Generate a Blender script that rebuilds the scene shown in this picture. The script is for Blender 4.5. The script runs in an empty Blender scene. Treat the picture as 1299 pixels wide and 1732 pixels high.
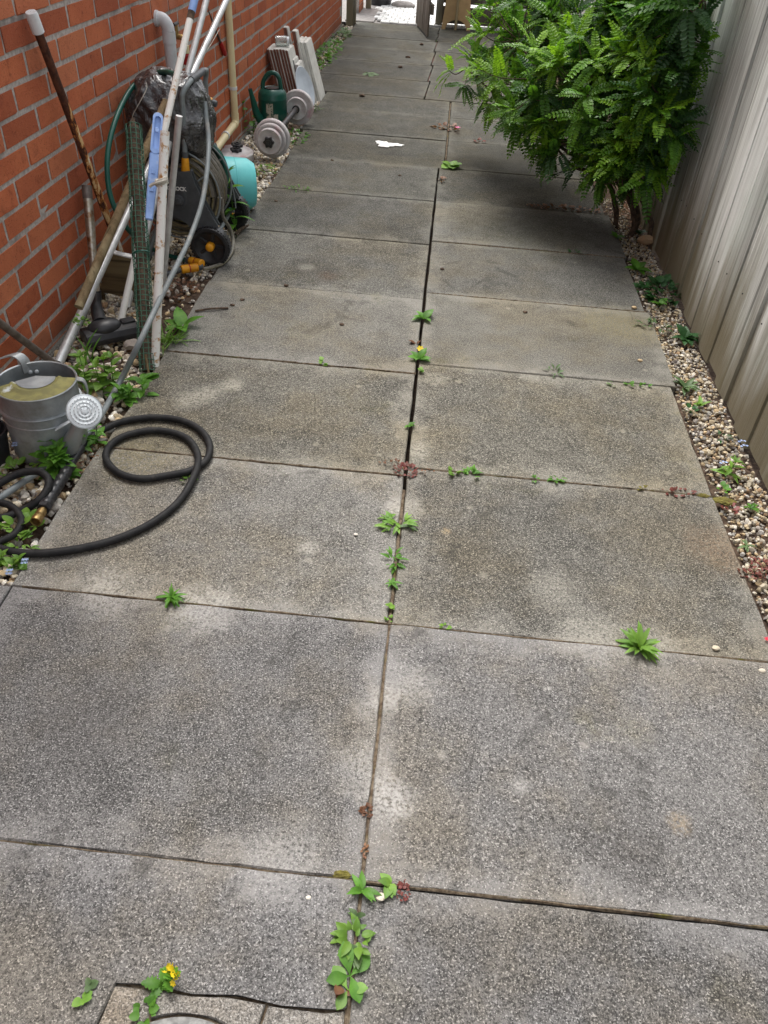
import bpy, bmesh, math, random
import numpy as np
from mathutils import Matrix, Vector, noise as mnoise
rnd = random.Random(7)
D = bpy.data
scene = bpy.context.scene
COL = scene.collection
# ------------------------------------------------------------------ camera
FPX, CX, CY, H = 1315.0, 649.5, 866.0, 1.375          # photograph pixels 1299 x 1732
def _rot():
    vy, vz = (797, -228), (536, 2450)                  # vanishing points of the path and of the verticals
    Y = Vector((vy[0]-CX, -(vy[1]-CY), -FPX)).normalized()
    Z = -Vector((vz[0]-CX, -(vz[1]-CY), -FPX))
    Z = (Z - Y*Z.dot(Y)).normalized()
    return Matrix((Y.cross(Z), Y, Z))
ROT = _rot()
C0 = Vector((0, 0, H))
cam = D.cameras.new('camera'); camo = D.objects.new('camera', cam); COL.objects.link(camo)
cam.sensor_fit = 'HORIZONTAL'; cam.sensor_width = 36; cam.lens = 36*FPX/1299
cam.clip_start = 0.02; cam.clip_end = 500
camo.matrix_world = Matrix.Translation(C0) @ ROT.to_4x4()
scene.camera = camo
def ray(x, y): return ROT @ Vector((x-CX, -(y-CY), -FPX))
def onz(x, y, z=0.0):
    d = ray(x, y); return C0 + d*((z-H)/d.z)
def onx(x, y, X):
    d = ray(x, y); return C0 + d*(X/d.x)
def ony(x, y, Y):
    d = ray(x, y); return C0 + d*(Y/d.y)
def proj(p):
    c = ROT.transposed() @ (Vector(p)-C0)
    return (CX+FPX*c.x/-c.z, CY-FPX*c.y/-c.z, -c.z)
# ------------------------------------------------------------------ light
SUN_EL, SUN_AZ = 66, -24                                # azimuth from +y towards +x
world = D.worlds.new('World'); scene.world = world; world.use_nodes = True
nt = world.node_tree; nt.nodes.clear()
sky = nt.nodes.new('ShaderNodeTexSky'); sky.sky_type = 'NISHITA'; sky.sun_disc = False
sky.sun_elevation = math.radians(SUN_EL); sky.sun_rotation = math.radians(SUN_AZ)
sky.dust_density = 4; sky.air_density = 1.0
hs = nt.nodes.new('ShaderNodeHueSaturation'); hs.inputs['Saturation'].default_value = 0.20
bg = nt.nodes.new('ShaderNodeBackground'); bg.inputs[1].default_value = 0.15
wo = nt.nodes.new('ShaderNodeOutputWorld')
nt.links.new(sky.outputs[0], hs.inputs['Color']); nt.links.new(hs.outputs[0], bg.inputs[0]); nt.links.new(bg.outputs[0], wo.inputs[0])
sl = D.lights.new('sun', 'SUN'); sl.energy = 1.2; sl.angle = math.radians(26); sl.color = (1, .96, .9)
so = D.objects.new('sun', sl); COL.objects.link(so)
_a, _e = math.radians(SUN_AZ), math.radians(SUN_EL)
so.rotation_euler = Vector((math.sin(_a)*math.cos(_e), math.cos(_a)*math.cos(_e), math.sin(_e))).to_track_quat('Z', 'Y').to_euler()
so.location = (3, 6, 8)
vs = scene.view_settings; vs.view_transform = 'Standard'; vs.look = 'None'; vs.gamma = 1; vs.exposure = 1.2
scene.render.resolution_x, scene.render.resolution_y = 768, 1024
# ------------------------------------------------------------------ materials
MATS = {}
def nodes(name, rough=.6, metal=0.0, spec=.4):
    m = D.materials.new(name); m.use_nodes = True; MATS[name] = m
    t = m.node_tree; b = t.nodes['Principled BSDF']
    b.inputs['Roughness'].default_value = rough; b.inputs['Metallic'].default_value = metal
    b.inputs['Specular IOR Level'].default_value = spec
    return m, t, b
class NG:
    """tiny node helper"""
    def __init__(s, t):
        s.t = t; s.geo = t.nodes.new('ShaderNodeNewGeometry'); s.tc = t.nodes.new('ShaderNodeTexCoord')
    def L(s, a, b): s.t.links.new(a, b)
    def noise(s, scale, detail=3, rough=.55, vec=None, dist=0):
        n = s.t.nodes.new('ShaderNodeTexNoise'); n.inputs['Scale'].default_value = scale
        n.inputs['Detail'].default_value = detail; n.inputs['Roughness'].default_value = rough; n.inputs['Distortion'].default_value = dist
        s.L(vec or s.geo.outputs['Position'], n.inputs['Vector']); return n.outputs['Fac']
    def voro(s, scale, vec=None, feature='F1', out='Distance'):
        n = s.t.nodes.new('ShaderNodeTexVoronoi'); n.inputs['Scale'].default_value = scale; n.feature = feature
        s.L(vec or s.geo.outputs['Position'], n.inputs['Vector']); return n.outputs[out]
    def mapv(s, scale, vec=None):
        n = s.t.nodes.new('ShaderNodeMapping'); n.inputs['Scale'].default_value = scale
        s.L(vec or s.geo.outputs['Position'], n.inputs['Vector']); return n.outputs[0]
    def ramp(s, fac, lo, hi, a=0.0, b=1.0):
        n = s.t.nodes.new('ShaderNodeMapRange'); n.inputs[1].default_value = lo; n.inputs[2].default_value = hi
        n.inputs[3].default_value = a; n.inputs[4].default_value = b; n.interpolation_type = 'SMOOTHSTEP'
        s.L(fac, n.inputs[0]); return n.outputs[0]
    def mix(s, fac, a, b, mode='MIX'):
        n = s.t.nodes.new('ShaderNodeMix'); n.data_type = 'RGBA'; n.blend_type = mode
        for i, v in ((0, fac), (6, a), (7, b)):
            if isinstance(v, (int, float)): n.inputs[i].default_value = v
            elif isinstance(v, (tuple, list)): n.inputs[i].default_value = (*v[:3], 1)
            else: s.L(v, n.inputs[i])
        return n.outputs[2]
    def math(s, op, a, b=None, c=None):
        n = s.t.nodes.new('ShaderNodeMath'); n.operation = op
        for i, v in enumerate((a, b, c)):
            if v is None: continue
            if isinstance(v, (int, float)): n.inputs[i].default_value = v
            else: s.L(v, n.inputs[i])
        return n.outputs[0]
    def bump(s, h, strength=.3, dist=.01):
        n = s.t.nodes.new('ShaderNodeBump'); n.inputs['Strength'].default_value = strength; n.inputs['Distance'].default_value = dist
        s.L(h, n.inputs['Height']); return n.outputs[0]
    def attr(s, name='Col'):
        n = s.t.nodes.new('ShaderNodeAttribute'); n.attribute_name = name; return n.outputs['Color']
    def objcol(s):
        return s.t.nodes.new('ShaderNodeObjectInfo').outputs['Color']
    def objrand(s):
        return s.t.nodes.new('ShaderNodeObjectInfo').outputs['Random']
    def sep(s, v):
        n = s.t.nodes.new('ShaderNodeSeparateXYZ'); s.L(v, n.inputs[0]); return n.outputs
def simple(name, c1, c2=None, rough=.5, metal=0, scale=40, lo=.35, hi=.65, bump=0, bscale=None, spec=.4, dirt=None, dscale=9, dlo=.5, dhi=.75, attr=False, rvar=0):
    m, t, b = nodes(name, rough, metal, spec); g = NG(t)
    col = g.attr() if attr else None
    if c2 is None: c2 = tuple(v*.75 for v in c1)
    n = g.ramp(g.noise(scale, 4, .6), lo, hi)
    base = g.mix(n, c1, c2) if not attr else g.mix(g.math('MULTIPLY', n, .45), col, (.02, .02, .02))
    if dirt: base = g.mix(g.ramp(g.noise(dscale, 6, .65), dlo, dhi), base, dirt)
    if rvar:
        r = g.math('MULTIPLY_ADD', g.objrand(), rvar*2, 1-rvar)
        base = g.mix(1.0, base, g_rgb(g, r), 'MULTIPLY')
    g.L(base, b.inputs['Base Color'])
    if bump: g.L(g.bump(g.noise(bscale or scale, 5, .6), bump, .004), b.inputs['Normal'])
    return m
def g_rgb(g, v):
    n = g.t.nodes.new('ShaderNodeCombineXYZ')
    for i in range(3): g.L(v, n.inputs[i])
    return n.outputs[0]
PALE, TAN, DRK, OLV = (.40, .39, .36), (.34, .27, .18), (.035, .03, .026), (.20, .17, .085)
STAINS_SHADE = [(318, 676, .06, PALE, .6), (350, 664, .06, PALE, .65), (392, 650, .05, PALE, .7), (530, 452, .12, DRK, .75), (517, 452, .05, PALE, .5), (556, 466, .06, (.09, .05, .03), .6), (658, 1352, .055, PALE, .9), (640, 1190, .05, PALE, .6), (612, 1300, .07, PALE, .5), (1050, 548, .20, OLV, .6), (755, 898, .016, TAN, .8), (880, 1330, .020, PALE, .6), (1150, 1392, .028, TAN, .5), (925, 1165, .010, PALE, .9), (1225, 930, .12, (.24, .17, .12), .5), (235, 775, .13, OLV, .5), (520, 925, .03, PALE, .6), (935, 1000, .08, PALE, .35), (900, 395, .36, (.05, .05, .03), .6), (340, 1030, .10, PALE, .6), (180, 1000, .10, PALE, .55), (1000, 1075, .10, PALE, .5), (1100, 1090, .08, PALE, .45), (690, 1160, .07, PALE, .5), (680, 860, .06, PALE, .6), (705, 760, .05, PALE, .6), (740, 640, .05, PALE, .4), (480, 1450, .09, PALE, .5), (1050, 1420, .10, DRK, .4), (160, 1200, .14, DRK, .35), (560, 340, .16, DRK, .5)]  # the widest dark spot paints the shrub's shadow together with dark moss
def make_concrete(name, dark, light, tint, moss=.25, edge=.5):
    m, t, b = nodes(name, .92, 0, .25); g = NG(t)
    sp = g.noise(290, 3, .75); s2 = g.noise(110, 4, .65); big = g.noise(2.3, 5, .6, dist=.4); mid = g.noise(11, 5, .62)
    f = g.math('ADD', g.math('MULTIPLY', sp, .74), g.math('MULTIPLY', s2, .26))
    f = g.math('ADD', f, g.math('MULTIPLY', g.math('SUBTRACT', mid, .5), .15))
    f = g.math('ADD', f, g.math('MULTIPLY', g.math('SUBTRACT', big, .5), .16))
    # weathered pale margins of each slab
    gx = g.sep(g.tc.outputs['Generated'])
    ex = g.math('MULTIPLY', g.math('MINIMUM', gx[0], g.math('SUBTRACT', 1.0, gx[0])), .9)
    ey = g.math('MULTIPLY', g.math('MINIMUM', gx[1], g.math('SUBTRACT', 1.0, gx[1])), .6)
    e = g.math('MINIMUM', ex, ey)
    e = g.math('ADD', e, g.math('MULTIPLY', g.math('SUBTRACT', g.noise(8, 7, .72), .5), .34))
    em = g.ramp(e, -.03, .075, 1, 0)
    f = g.math('ADD', f, g.math('MULTIPLY', em, .125*edge*2))
    f = g.math('ADD', f, g.math('MULTIPLY', g.math('SUBTRACT', g.objrand(), .5), .05))
    col = g.mix(g.ramp(f, .36, .66), dark, light)
    # white lichen flecks, dark flecks
    col = g.mix(g.math('MULTIPLY', g.ramp(g.noise(300, 2, .5), .585, .67), .75), col, (.40, .39, .37))
    col = g.mix(g.math('MULTIPLY', g.ramp(g.noise(190, 3, .6), .375, .30), .6), col, (.022, .022, .02))
    # brownish and greenish stains
    col = g.mix(g.math('MULTIPLY', g.ramp(g.noise(1.9, 6, .68), .42, .62), .75), col, g.mix(1.0, col, tint, 'MULTIPLY'))
    col = g.mix(g.math('MULTIPLY', g.ramp(g.noise(3.1, 6, .7), .56, .74), moss), col, g.mix(1.0, col, (.85, .82, .45), 'MULTIPLY'))
    # round pale lichen spots and dark stains
    col = g.mix(g.math('MULTIPLY', g.ramp(g.voro(6.5), .10, .03), .35), col, (.36, .34, .30))
    col = g.mix(g.math('MULTIPLY', g.ramp(g.noise(3.4, 8, .78, dist=1.8), .57, .64), .48), col, (.04, .039, .035))
    if name == 'concrete':                              # individual stains, lichen blooms and the shrub's painted shadow
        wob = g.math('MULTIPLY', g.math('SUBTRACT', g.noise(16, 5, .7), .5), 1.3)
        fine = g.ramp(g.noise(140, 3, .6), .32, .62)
        for px, py, R, c, k in STAINS_SHADE:
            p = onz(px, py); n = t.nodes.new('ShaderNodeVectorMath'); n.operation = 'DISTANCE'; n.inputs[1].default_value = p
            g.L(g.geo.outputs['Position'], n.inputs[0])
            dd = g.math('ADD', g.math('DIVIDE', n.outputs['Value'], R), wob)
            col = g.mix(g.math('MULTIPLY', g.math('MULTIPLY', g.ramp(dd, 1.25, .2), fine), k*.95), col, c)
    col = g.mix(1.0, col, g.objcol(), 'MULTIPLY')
    g.L(col, b.inputs['Base Color'])
    hh = g.math('ADD', g.noise(230, 3, .7), g.math('MULTIPLY', mid, 1.2))
    g.L(g.bump(hh, .55, .004), b.inputs['Normal'])
    return m
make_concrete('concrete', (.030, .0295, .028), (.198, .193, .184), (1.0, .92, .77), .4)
make_concrete('concrete_far', (.036, .034, .030), (.175, .165, .145), (.95, .90, .74), .6, .25)
make_concrete('concrete_patch', (.06, .056, .051), (.28, .262, .236), (1.05, .90, .72), .2, .1)
simple('soil', (.045, .03, .022), (.10, .07, .05), .95, 0, 60, bump=.9, bscale=70, spec=.1, dirt=(.02, .015, .012), dscale=14)
simple('joint_soil', (.07, .05, .034), (.17, .135, .095), .95, 0, 90, bump=.9, bscale=120, spec=.1, dirt=(.09, .085, .02), dscale=11, dlo=.55, dhi=.7)
simple('dark_soil', (.012, .009, .007), (.025, .018, .013), .95, 0, 60, bump=.5, spec=.05)
simple('mortar', (.44, .40, .365), (.31, .275, .25), .95, 0, 70, bump=.8, bscale=160, spec=.1, dirt=(.15, .13, .12), dscale=5)
def make_brick():
    m, t, b = nodes('brick', .9, 0, .15); g = NG(t)
    r = g.objrand()
    col = g.mix(g.ramp(g.noise(5, 4, .6), .3, .7), (.47, .140, .062), (.39, .106, .048))
    col = g.mix(g.math('MULTIPLY', g.ramp(r, .5, 1), .6), col, (.47, .17, .085))
    col = g.mix(g.math('MULTIPLY', g.ramp(r, .35, 0), .55), col, (.24, .058, .03))
    col = g.mix(g.math('MULTIPLY', g.ramp(g.noise(19, 5, .7), .54, .72), .5), col, (.16, .042, .024))
    col = g.mix(g.ramp(g.noise(210, 3, .65), .60, .68), col, (.09, .022, .016))
    col = g.mix(g.math('MULTIPLY', g.ramp(g.noise(260, 2, .6), .64, .72), .5), col, (.55, .25, .15))
    # pale lime bloom in patches
    col = g.mix(g.math('MULTIPLY', g.ramp(g.noise(1.4, 5, .7), .58, .78), .28), col, (.50, .30, .25))
    zb = g.math('ADD', g.sep(g.geo.outputs['Position'])[2], g.math('MULTIPLY', g.math('SUBTRACT', g.noise(6, 5, .65), .5), .22))
    col = g.mix(g.math('MULTIPLY', g.ramp(zb, .12, .0), .55), col, (.13, .075, .05))
    g.L(col, b.inputs['Base Color'])
    g.L(g.bump(g.math('ADD', g.noise(210, 4, .7), g.noise(40, 3, .6)), .8, .004), b.inputs['Normal'])
make_brick()
def make_wood(name, c1, c2, c3, foot=None, axis='z', green=None, rough=.85):
    m, t, b = nodes(name, rough, 0, .2); g = NG(t)
    sc = {'z': (26, 26, .9), 'x': (1.2, 30, 30), 'y': (30, 1.2, 30)}[axis]
    n = g.noise(1, 8, .72, g.mapv(sc), .8)
    n2 = g.noise(1, 4, .6, g.mapv(tuple(v*.28 for v in sc)), .5)
    r = g.objrand()
    nf = g.noise(1, 5, .7, g.mapv(tuple(v*3.2 for v in sc)), .4); n = g.math('ADD', g.math('MULTIPLY', n, .6), g.math('MULTIPLY', nf, .4))
    col = g.mix(g.ramp(n, .42, .60), c1, c2)
    col = g.mix(g.math('MULTIPLY', g.ramp(n2, .50, .66), .8), col, c3)
    n3 = g.noise(1, 3, .5, g.mapv(tuple(v*.6 for v in sc)), 1.2)
    col = g.mix(g.math('MULTIPLY', g.ramp(n3, .40, .30), .8), col, tuple(v*.45 for v in c2))
    col = g.mix(1.0, col, g_rgb(g, g.math('MULTIPLY_ADD', r, .44, .76)), 'MULTIPLY')
    # knots
    kn = g.voro(1, g.mapv(tuple((7, 7, 2.3)[i] for i in range(3))))
    col = g.mix(g.math('MULTIPLY', g.ramp(kn, .085, .04), .8), col, (.07, .06, .05))
    if green: col = g.mix(g.math('MULTIPLY', g.ramp(g.noise(2.2, 4, .6), .52, .7), .35), col, green)
    if foot:
        z = g.sep(g.geo.outputs['Position'])[2]
        zz = g.math('ADD', z, g.math('MULTIPLY', g.math('SUBTRACT', g.noise(1, 5, .65, g.mapv((7, 7, 1.0))), .5), .95))
        col = g.mix(g.math('MULTIPLY', g.ramp(zz, .52, .06), .9), col, foot)
    g.L(col, b.inputs['Base Color'])
    g.L(g.bump(n, .9, .008), b.inputs['Normal'])
make_wood('fence_wood', (.62, .635, .60), (.36, .365, .335), (.78, .80, .77), foot=(.165, .14, .082), green=(.42, .49, .42))
make_wood('gate_wood', (.28, .25, .215), (.14, .12, .10), (.38, .36, .32), foot=(.10, .085, .065))
make_wood('old_plank', (.17, .12, .06), (.095, .066, .035), (.22, .17, .09), axis='x')
make_wood('pole_wood', (.25, .18, .10), (.14, .10, .05), (.32, .26, .15))
simple('plywood', (.52, .35, .17), (.44, .29, .14), .75, 0, 12, bump=.1)
simple('bark', (.115, .078, .052), (.05, .034, .024), .95, 0, 60, bump=.8)
def make_rusty(name, paint, rust=(.045, .018, .012), amount=.5, scale=26):
    m, t, b = nodes(name, .7, 0, .3); g = NG(t)
    n = g.noise(scale, 6, .7); f = g.ramp(n, amount, amount+.05)
    rc = g.mix(g.ramp(g.noise(70, 4, .6), .4, .62), rust, (.30, .12, .035))
    halo = g.ramp(n, amount-.09, amount)
    col = g.mix(halo, paint, (.42, .22, .07)); col = g.mix(f, col, rc)
    g.L(col, b.inputs['Base Color']); g.L(g.bump(n, .6, .003), b.inputs['Normal'])
make_rusty('white_rust', (.74, .74, .70), amount=.63)
make_rusty('white_rust_light', (.76, .75, .70), amount=.67)
def make_rust_pole():
    m, t, b = nodes('rust_pole', .85, 0, .2); g = NG(t)
    n = g.noise(1, 6, .7, g.mapv((38, 38, 12)))
    # paint survives on the face towards the path
    nx = g.sep(g.geo.outputs['Normal'])[0]
    z = g.sep(g.geo.outputs['Position'])[2]
    k = g.math('ADD', n, g.math('MULTIPLY', nx, .11)); k = g.math('SUBTRACT', k, g.ramp(z, .60, .80, 0, .28))
    col = g.mix(g.ramp(g.noise(60, 4, .6), .4, .6), (.05, .021, .014), (.095, .036, .02))
    col = g.mix(g.ramp(k, .50, .53), col, (.36, .13, .035)); col = g.mix(g.ramp(k, .545, .60), col, (.62, .42, .20))
    col = g.mix(g.ramp(k, .64, .67), col, (.74, .70, .62))
    g.L(col, b.inputs['Base Color']); g.L(g.bump(n, .8, .004), b.inputs['Normal'])
make_rust_pole()
simple('aluminium', (.62, .63, .63), (.50, .51, .51), .42, .45, 30, dirt=(.33, .31, .28), dscale=6, dlo=.5, dhi=.8)
simple('chrome_rust', (.45, .42, .36), (.32, .26, .18), .35, .8, 60, dirt=(.25, .12, .05), dscale=22, dlo=.54, dhi=.68)
simple('brown_steel', (.20, .17, .15), (.13, .105, .09), .5, .5, 40)
simple('galvanised', (.38, .41, .42), (.25, .275, .285), .5, .55, 16, .3, .7, bump=.15, dirt=(.20, .195, .18), dscale=7)
simple('galvanised_pale', (.68, .73, .75), (.54, .58, .60), .6, .25, 24, bump=.1)
simple('algae', (.22, .205, .07), (.15, .14, .055), .8, 0, 34, bump=.3, dirt=(.50, .54, .54), dscale=13, dlo=.56, dhi=.66)
simple('black_rubber', (.010, .010, .011), (.018, .018, .018), .66, 0, 45, bump=.12, dirt=(.05, .045, .04), dscale=22, dlo=.60, dhi=.8, spec=.25)
simple('black_plastic', (.018, .018, .020), (.028, .028, .03), .38, 0, 30, bump=.05, dirt=(.09, .08, .07), dscale=12, dlo=.62, dhi=.85)
simple('grey_plastic', (.075, .082, .088), (.058, .063, .068), .5, 0, 30, dirt=(.16, .15, .13), dscale=14, dlo=.62, dhi=.85)
simple('grey_hose', (.19, .215, .22), (.145, .165, .17), .5, 0, 20, dirt=(.28, .27, .24), dscale=12)
simple('yellow_plastic', (.75, .33, .015), (.62, .26, .012), .45, 0, 30, dirt=(.25, .16, .06), dscale=30, dlo=.6, dhi=.8)
simple('brass', (.42, .28, .11), (.28, .19, .08), .38, .85, 40)
simple('hose_coat', (.1, .1, .1), None, .5, 0, 60, attr=True)
simple('stone', (.1, .1, .1), None, .85, 0, 90, lo=.5, hi=.8, attr=True, bump=.35, bscale=130)
simple('white_pvc', (.62, .63, .64), (.52, .53, .54), .4, 0, 8, dirt=(.35, .34, .32), dscale=14, dlo=.58, dhi=.85)
simple('cream_pvc', (.70, .60, .36), (.60, .50, .29), .42, 0, 8, dirt=(.40, .34, .22), dscale=14, dlo=.58, dhi=.85)
simple('blue_plastic', (.23, .36, .66), (.17, .28, .55), .55, 0, 20, dirt=(.50, .52, .55), dscale=25, dlo=.54, dhi=.75)
simple('turquoise_plastic', (.14, .56, .56), (.11, .50, .51), .42, 0, 9, dirt=(.30, .48, .45), dscale=18, dlo=.6, dhi=.85)
simple('green_plastic', (.008, .085, .06), (.006, .065, .048), .32, 0, 15, dirt=(.10, .14, .11), dscale=12, dlo=.62, dhi=.9)
simple('sticker', (.42, .40, .33), (.28, .27, .20), .7, 0, 60, dirt=(.04, .09, .06), dscale=60, dlo=.52, dhi=.56)
simple('green_wire', (.05, .14, .09), (.035, .10, .065), .5, 0, 40)
simple('weight_plate', (.56, .54, .53), (.44, .40, .40), .6, 0, 20, bump=.15, dirt=(.46, .30, .31), dscale=8, dlo=.52, dhi=.68)
simple('tile_white', (.66, .65, .60), (.55, .54, .50), .45, 0, 16, dirt=(.34, .28, .24), dscale=14, dlo=.58, dhi=.8)
simple('terracotta', (.25, .115, .08), (.17, .075, .055), .9, 0, 50, bump=.3)
simple('pale_plate', (.60, .66, .72), (.52, .58, .64), .4, 0, 14)
simple('red_plastic', (.42, .012, .012), (.33, .01, .01), .4, 0, 20)
simple('dark_steel', (.07, .07, .075), (.05, .05, .05), .45, .6, 40, dirt=(.12, .06, .03), dscale=40)
simple('cord', (.55, .53, .46), (.40, .38, .33), .9, 0, 80)
simple('iron', (.26, .26, .25), (.15, .15, .145), .75, .2, 70, bump=.4)
simple('paint_white', (.80, .80, .78), (.62, .61, .58), .8, 0, 60)
simple('pale_paver', (.62, .62, .60), (.48, .48, .47), .85, 0, 12, bump=.4, bscale=60, rvar=.12)
simple('grey_paver', (.27, .25, .235), (.20, .185, .175), .9, 0, 20, bump=.4, bscale=60)
simple('white_render', (.74, .74, .72), (.66, .66, .64), .9, 0, 12, bump=.2)
simple('moss', (.10, .085, .02), (.16, .14, .03), .95, 0, 90, bump=.8, bscale=150)
simple('red_moss', (.13, .035, .025), (.07, .022, .016), .95, 0, 70, bump=.8, bscale=150)
def make_leaf(name, c1, c2, trans=.3, attr=False, rough=.5):
    m, t, b = nodes(name, rough, 0, .35); g = NG(t)
    n = g.ramp(g.noise(28, 4, .6), .35, .65)
    base = g.mix(n, g.attr(), g.mix(1.0, g.attr(), (.62, .72, .6), 'MULTIPLY')) if attr else g.mix(n, c1, c2)
    base = g.mix(1.0, base, g_rgb(g, g.math('MULTIPLY_ADD', g.objrand(), .4, .8)), 'MULTIPLY')
    g.L(base, b.inputs['Base Color'])
    tr = t.nodes.new('ShaderNodeBsdfTranslucent'); mx = t.nodes.new('ShaderNodeMixShader'); mx.inputs[0].default_value = trans
    g.L(g.mix(1.0, base, (1.25, 1.3, .7), 'MULTIPLY'), tr.inputs['Color'])
    out = t.nodes['Material Output']; g.L(b.outputs[0], mx.inputs[1]); g.L(tr.outputs[0], mx.inputs[2]); g.L(mx.outputs[0], out.inputs['Surface'])
make_leaf('frond', None, None, .45, True, .42)
make_leaf('leaf_green', (.11, .27, .03), (.07, .19, .022), .38)
make_leaf('leaf_light', (.17, .31, .045), (.11, .23, .035))
make_leaf('leaf_dark', (.035, .11, .03), (.022, .075, .02))
make_leaf('leaf_greyish', (.12, .19, .075), (.075, .13, .05))
make_leaf('leaf_red', (.19, .05, .045), (.12, .045, .03), .2)
make_leaf('leaf_rust', (.20, .10, .05), (.13, .055, .03), .2)
make_leaf('petal_blue', (.38, .48, .75), (.30, .40, .66), .3)
make_leaf('petal_yellow', (.75, .60, .03), (.60, .45, .02), .3)
make_leaf('petal_pink', (.75, .18, .40), (.65, .12, .3), .3)
make_leaf('petal_red', (.70, .04, .09), (.6, .03, .07), .3)
def make_bag():
    m, t, b = nodes('bag_plastic', .32, 0, .8); g = NG(t); b.inputs['Coat Weight'].default_value = .7; b.inputs['Coat Roughness'].default_value = .18
    n = g.noise(15, 4, .55, dist=1.6)
    g.L(g.mix(g.ramp(g.noise(9, 5, .7), .45, .75), (.014, .014, .016), (.05, .049, .049)), b.inputs['Base Color'])
    g.L(g.bump(g.math('ADD', n, g.math('MULTIPLY', g.noise(45, 3, .5, dist=2), .3)), .9, .02), b.inputs['Normal'])
    g.L(g.ramp(g.noise(13, 4, .6), .3, .7, .2, .42), b.inputs['Roughness'])
make_bag()
def make_glass():
    m, t, b = nodes('jar_glass', .08, 0, .5); b.inputs['Base Color'].default_value = (.85, .9, .88, 1)
    b.inputs['Transmission Weight'].default_value = .9
make_glass()
# ------------------------------------------------------------------ builders
class MB:
    def __init__(s): s.v = []; s.f = []; s.c = []; s.usec = False
    def raw(s, v, f, col=None):
        o = len(s.v); s.v += [tuple(p) for p in v]; s.f += [tuple(i+o for i in q) for q in f]
        if col is not None: s.usec = True
        s.c += [tuple(col) if col is not None else (.5, .5, .5)]*len(v)
        return s
    def box(s, c, size, rot=None, jit=0):
        h = [v/2 for v in size]; vs_ = []
        for x in (-1, 1):
            for y in (-1, 1):
                for z in (-1, 1):
                    p = Vector((x*h[0], y*h[1], z*h[2]))
                    if jit: p += Vector((rnd.uniform(-jit, jit), rnd.uniform(-jit, jit), rnd.uniform(-jit, jit)))
                    vs_.append((rot @ p if rot else p) + Vector(c))
        return s.raw(vs_, [(0, 1, 3, 2), (4, 6, 7, 5), (0, 4, 5, 1), (2, 3, 7, 6), (0, 2, 6, 4), (1, 5, 7, 3)])
    def tube(s, pts, r, n=10, closed=False, caps=True, col=None, stripe=None):
        pts = [Vector(p) for p in pts]; N = len(pts)
        rs = r if isinstance(r, (list, tuple)) else [r]*N
        o = len(s.v); up = None
        for i, p in enumerate(pts):
            a = pts[i-1] if (i > 0 or closed) else p
            b = pts[(i+1) % N] if (i < N-1 or closed) else p
            d = (b-a).normalized() if (b-a).length > 1e-9 else Vector((0, 0, 1))
            if up is None: up = d.orthogonal().normalized()
            up = (up - d*up.dot(d)); up = up.normalized() if up.length > 1e-6 else d.orthogonal().normalized()
            w = d.cross(up)
            for k in range(n):
                t = 2*math.pi*k/n
                s.v.append(tuple(p + (up*math.cos(t)+w*math.sin(t))*rs[i]))
                s.c.append(tuple(stripe) if (stripe and k % (n//2) == 0) else (tuple(col) if col else (.5, .5, .5)))
        if col: s.usec = True
        M = N if closed else N-1
        for i in range(M):
            for k in range(n):
                a = o+i*n; b = o+((i+1) % N)*n
                s.f.append((a+k, a+(k+1) % n, b+(k+1) % n, b+k))
        if caps and not closed:
            s.f.append(tuple(o+k for k in reversed(range(n)))); s.f.append(tuple(o+(N-1)*n+k for k in range(n)))
        return s
    def lathe(s, prof, n=24, o=(0, 0, 0), axis=(0, 0, 1), col=None):
        q = Vector((0, 0, 1)).rotation_difference(Vector(axis).normalized()).to_matrix(); o = Vector(o)
        vs_ = []; fs = []
        for r, z in prof:
            for k in range(n):
                t = 2*math.pi*k/n; vs_.append(o + q @ Vector((r*math.cos(t), r*math.sin(t), z)))
        for i in range(len(prof)-1):
            for k in range(n):
                fs.append((i*n+k, i*n+(k+1) % n, (i+1)*n+(k+1) % n, (i+1)*n+k))
        if prof[0][0] > 1e-6 and prof[0][0] != prof[-1][0] or True:
            pass
        return s.raw(vs_, fs, col)
    def prism(s, poly, fn, t0, t1):
        """poly: 2D outline, fn(u,v,t) -> world"""
        n = len(poly); vs_ = [fn(u, v, t0) for u, v in poly] + [fn(u, v, t1) for u, v in poly]
        fs = [tuple(range(n))[::-1], tuple(range(n, 2*n))] + [(i, (i+1) % n, n+(i+1) % n, n+i) for i in range(n)]
        return s.raw(vs_, fs)
    def mesh(s, name, mat, smooth=True, org=(0, 0, 0), fix=True, bevel=0, bseg=1):
        me = D.meshes.new(name); o = Vector(org)
        me.from_pydata([tuple(Vector(p)-o) for p in s.v], [], s.f); me.update()
        if s.usec:
            ca = me.color_attributes.new('Col', 'FLOAT_COLOR', 'POINT')
            a = np.ones((len(s.v), 4), dtype=np.float32); a[:, :3] = np.array(s.c, dtype=np.float32); ca.data.foreach_set('color', a.ravel())
        if fix or bevel:
            bm = bmesh.new(); bm.from_mesh(me)
            if bevel: bmesh.ops.bevel(bm, geom=[e for e in bm.edges if e.is_manifold and e.calc_face_angle(0) > .5], offset=bevel, segments=bseg, affect='EDGES', clamp_overlap=True)
            if fix: bmesh.ops.recalc_face_normals(bm, faces=bm.faces)
            bm.to_mesh(me); bm.free()
        me.materials.append(MATS[mat] if isinstance(mat, str) else mat)
        if smooth:
            me.shade_smooth()
            try: me.set_sharp_from_angle(angle=math.radians(38))
            except Exception: pass
        return me
    def build(s, name, mat, parent=None, smooth=True, **k):
        org = ORG.get(parent.name, Vector()) if parent else Vector()
        ob = D.objects.new(name, s.mesh(name, mat, smooth, org, **k)); COL.objects.link(ob)
        if parent: ob.parent = parent; ORG[ob.name] = org
        return ob
ORG = {}
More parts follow.
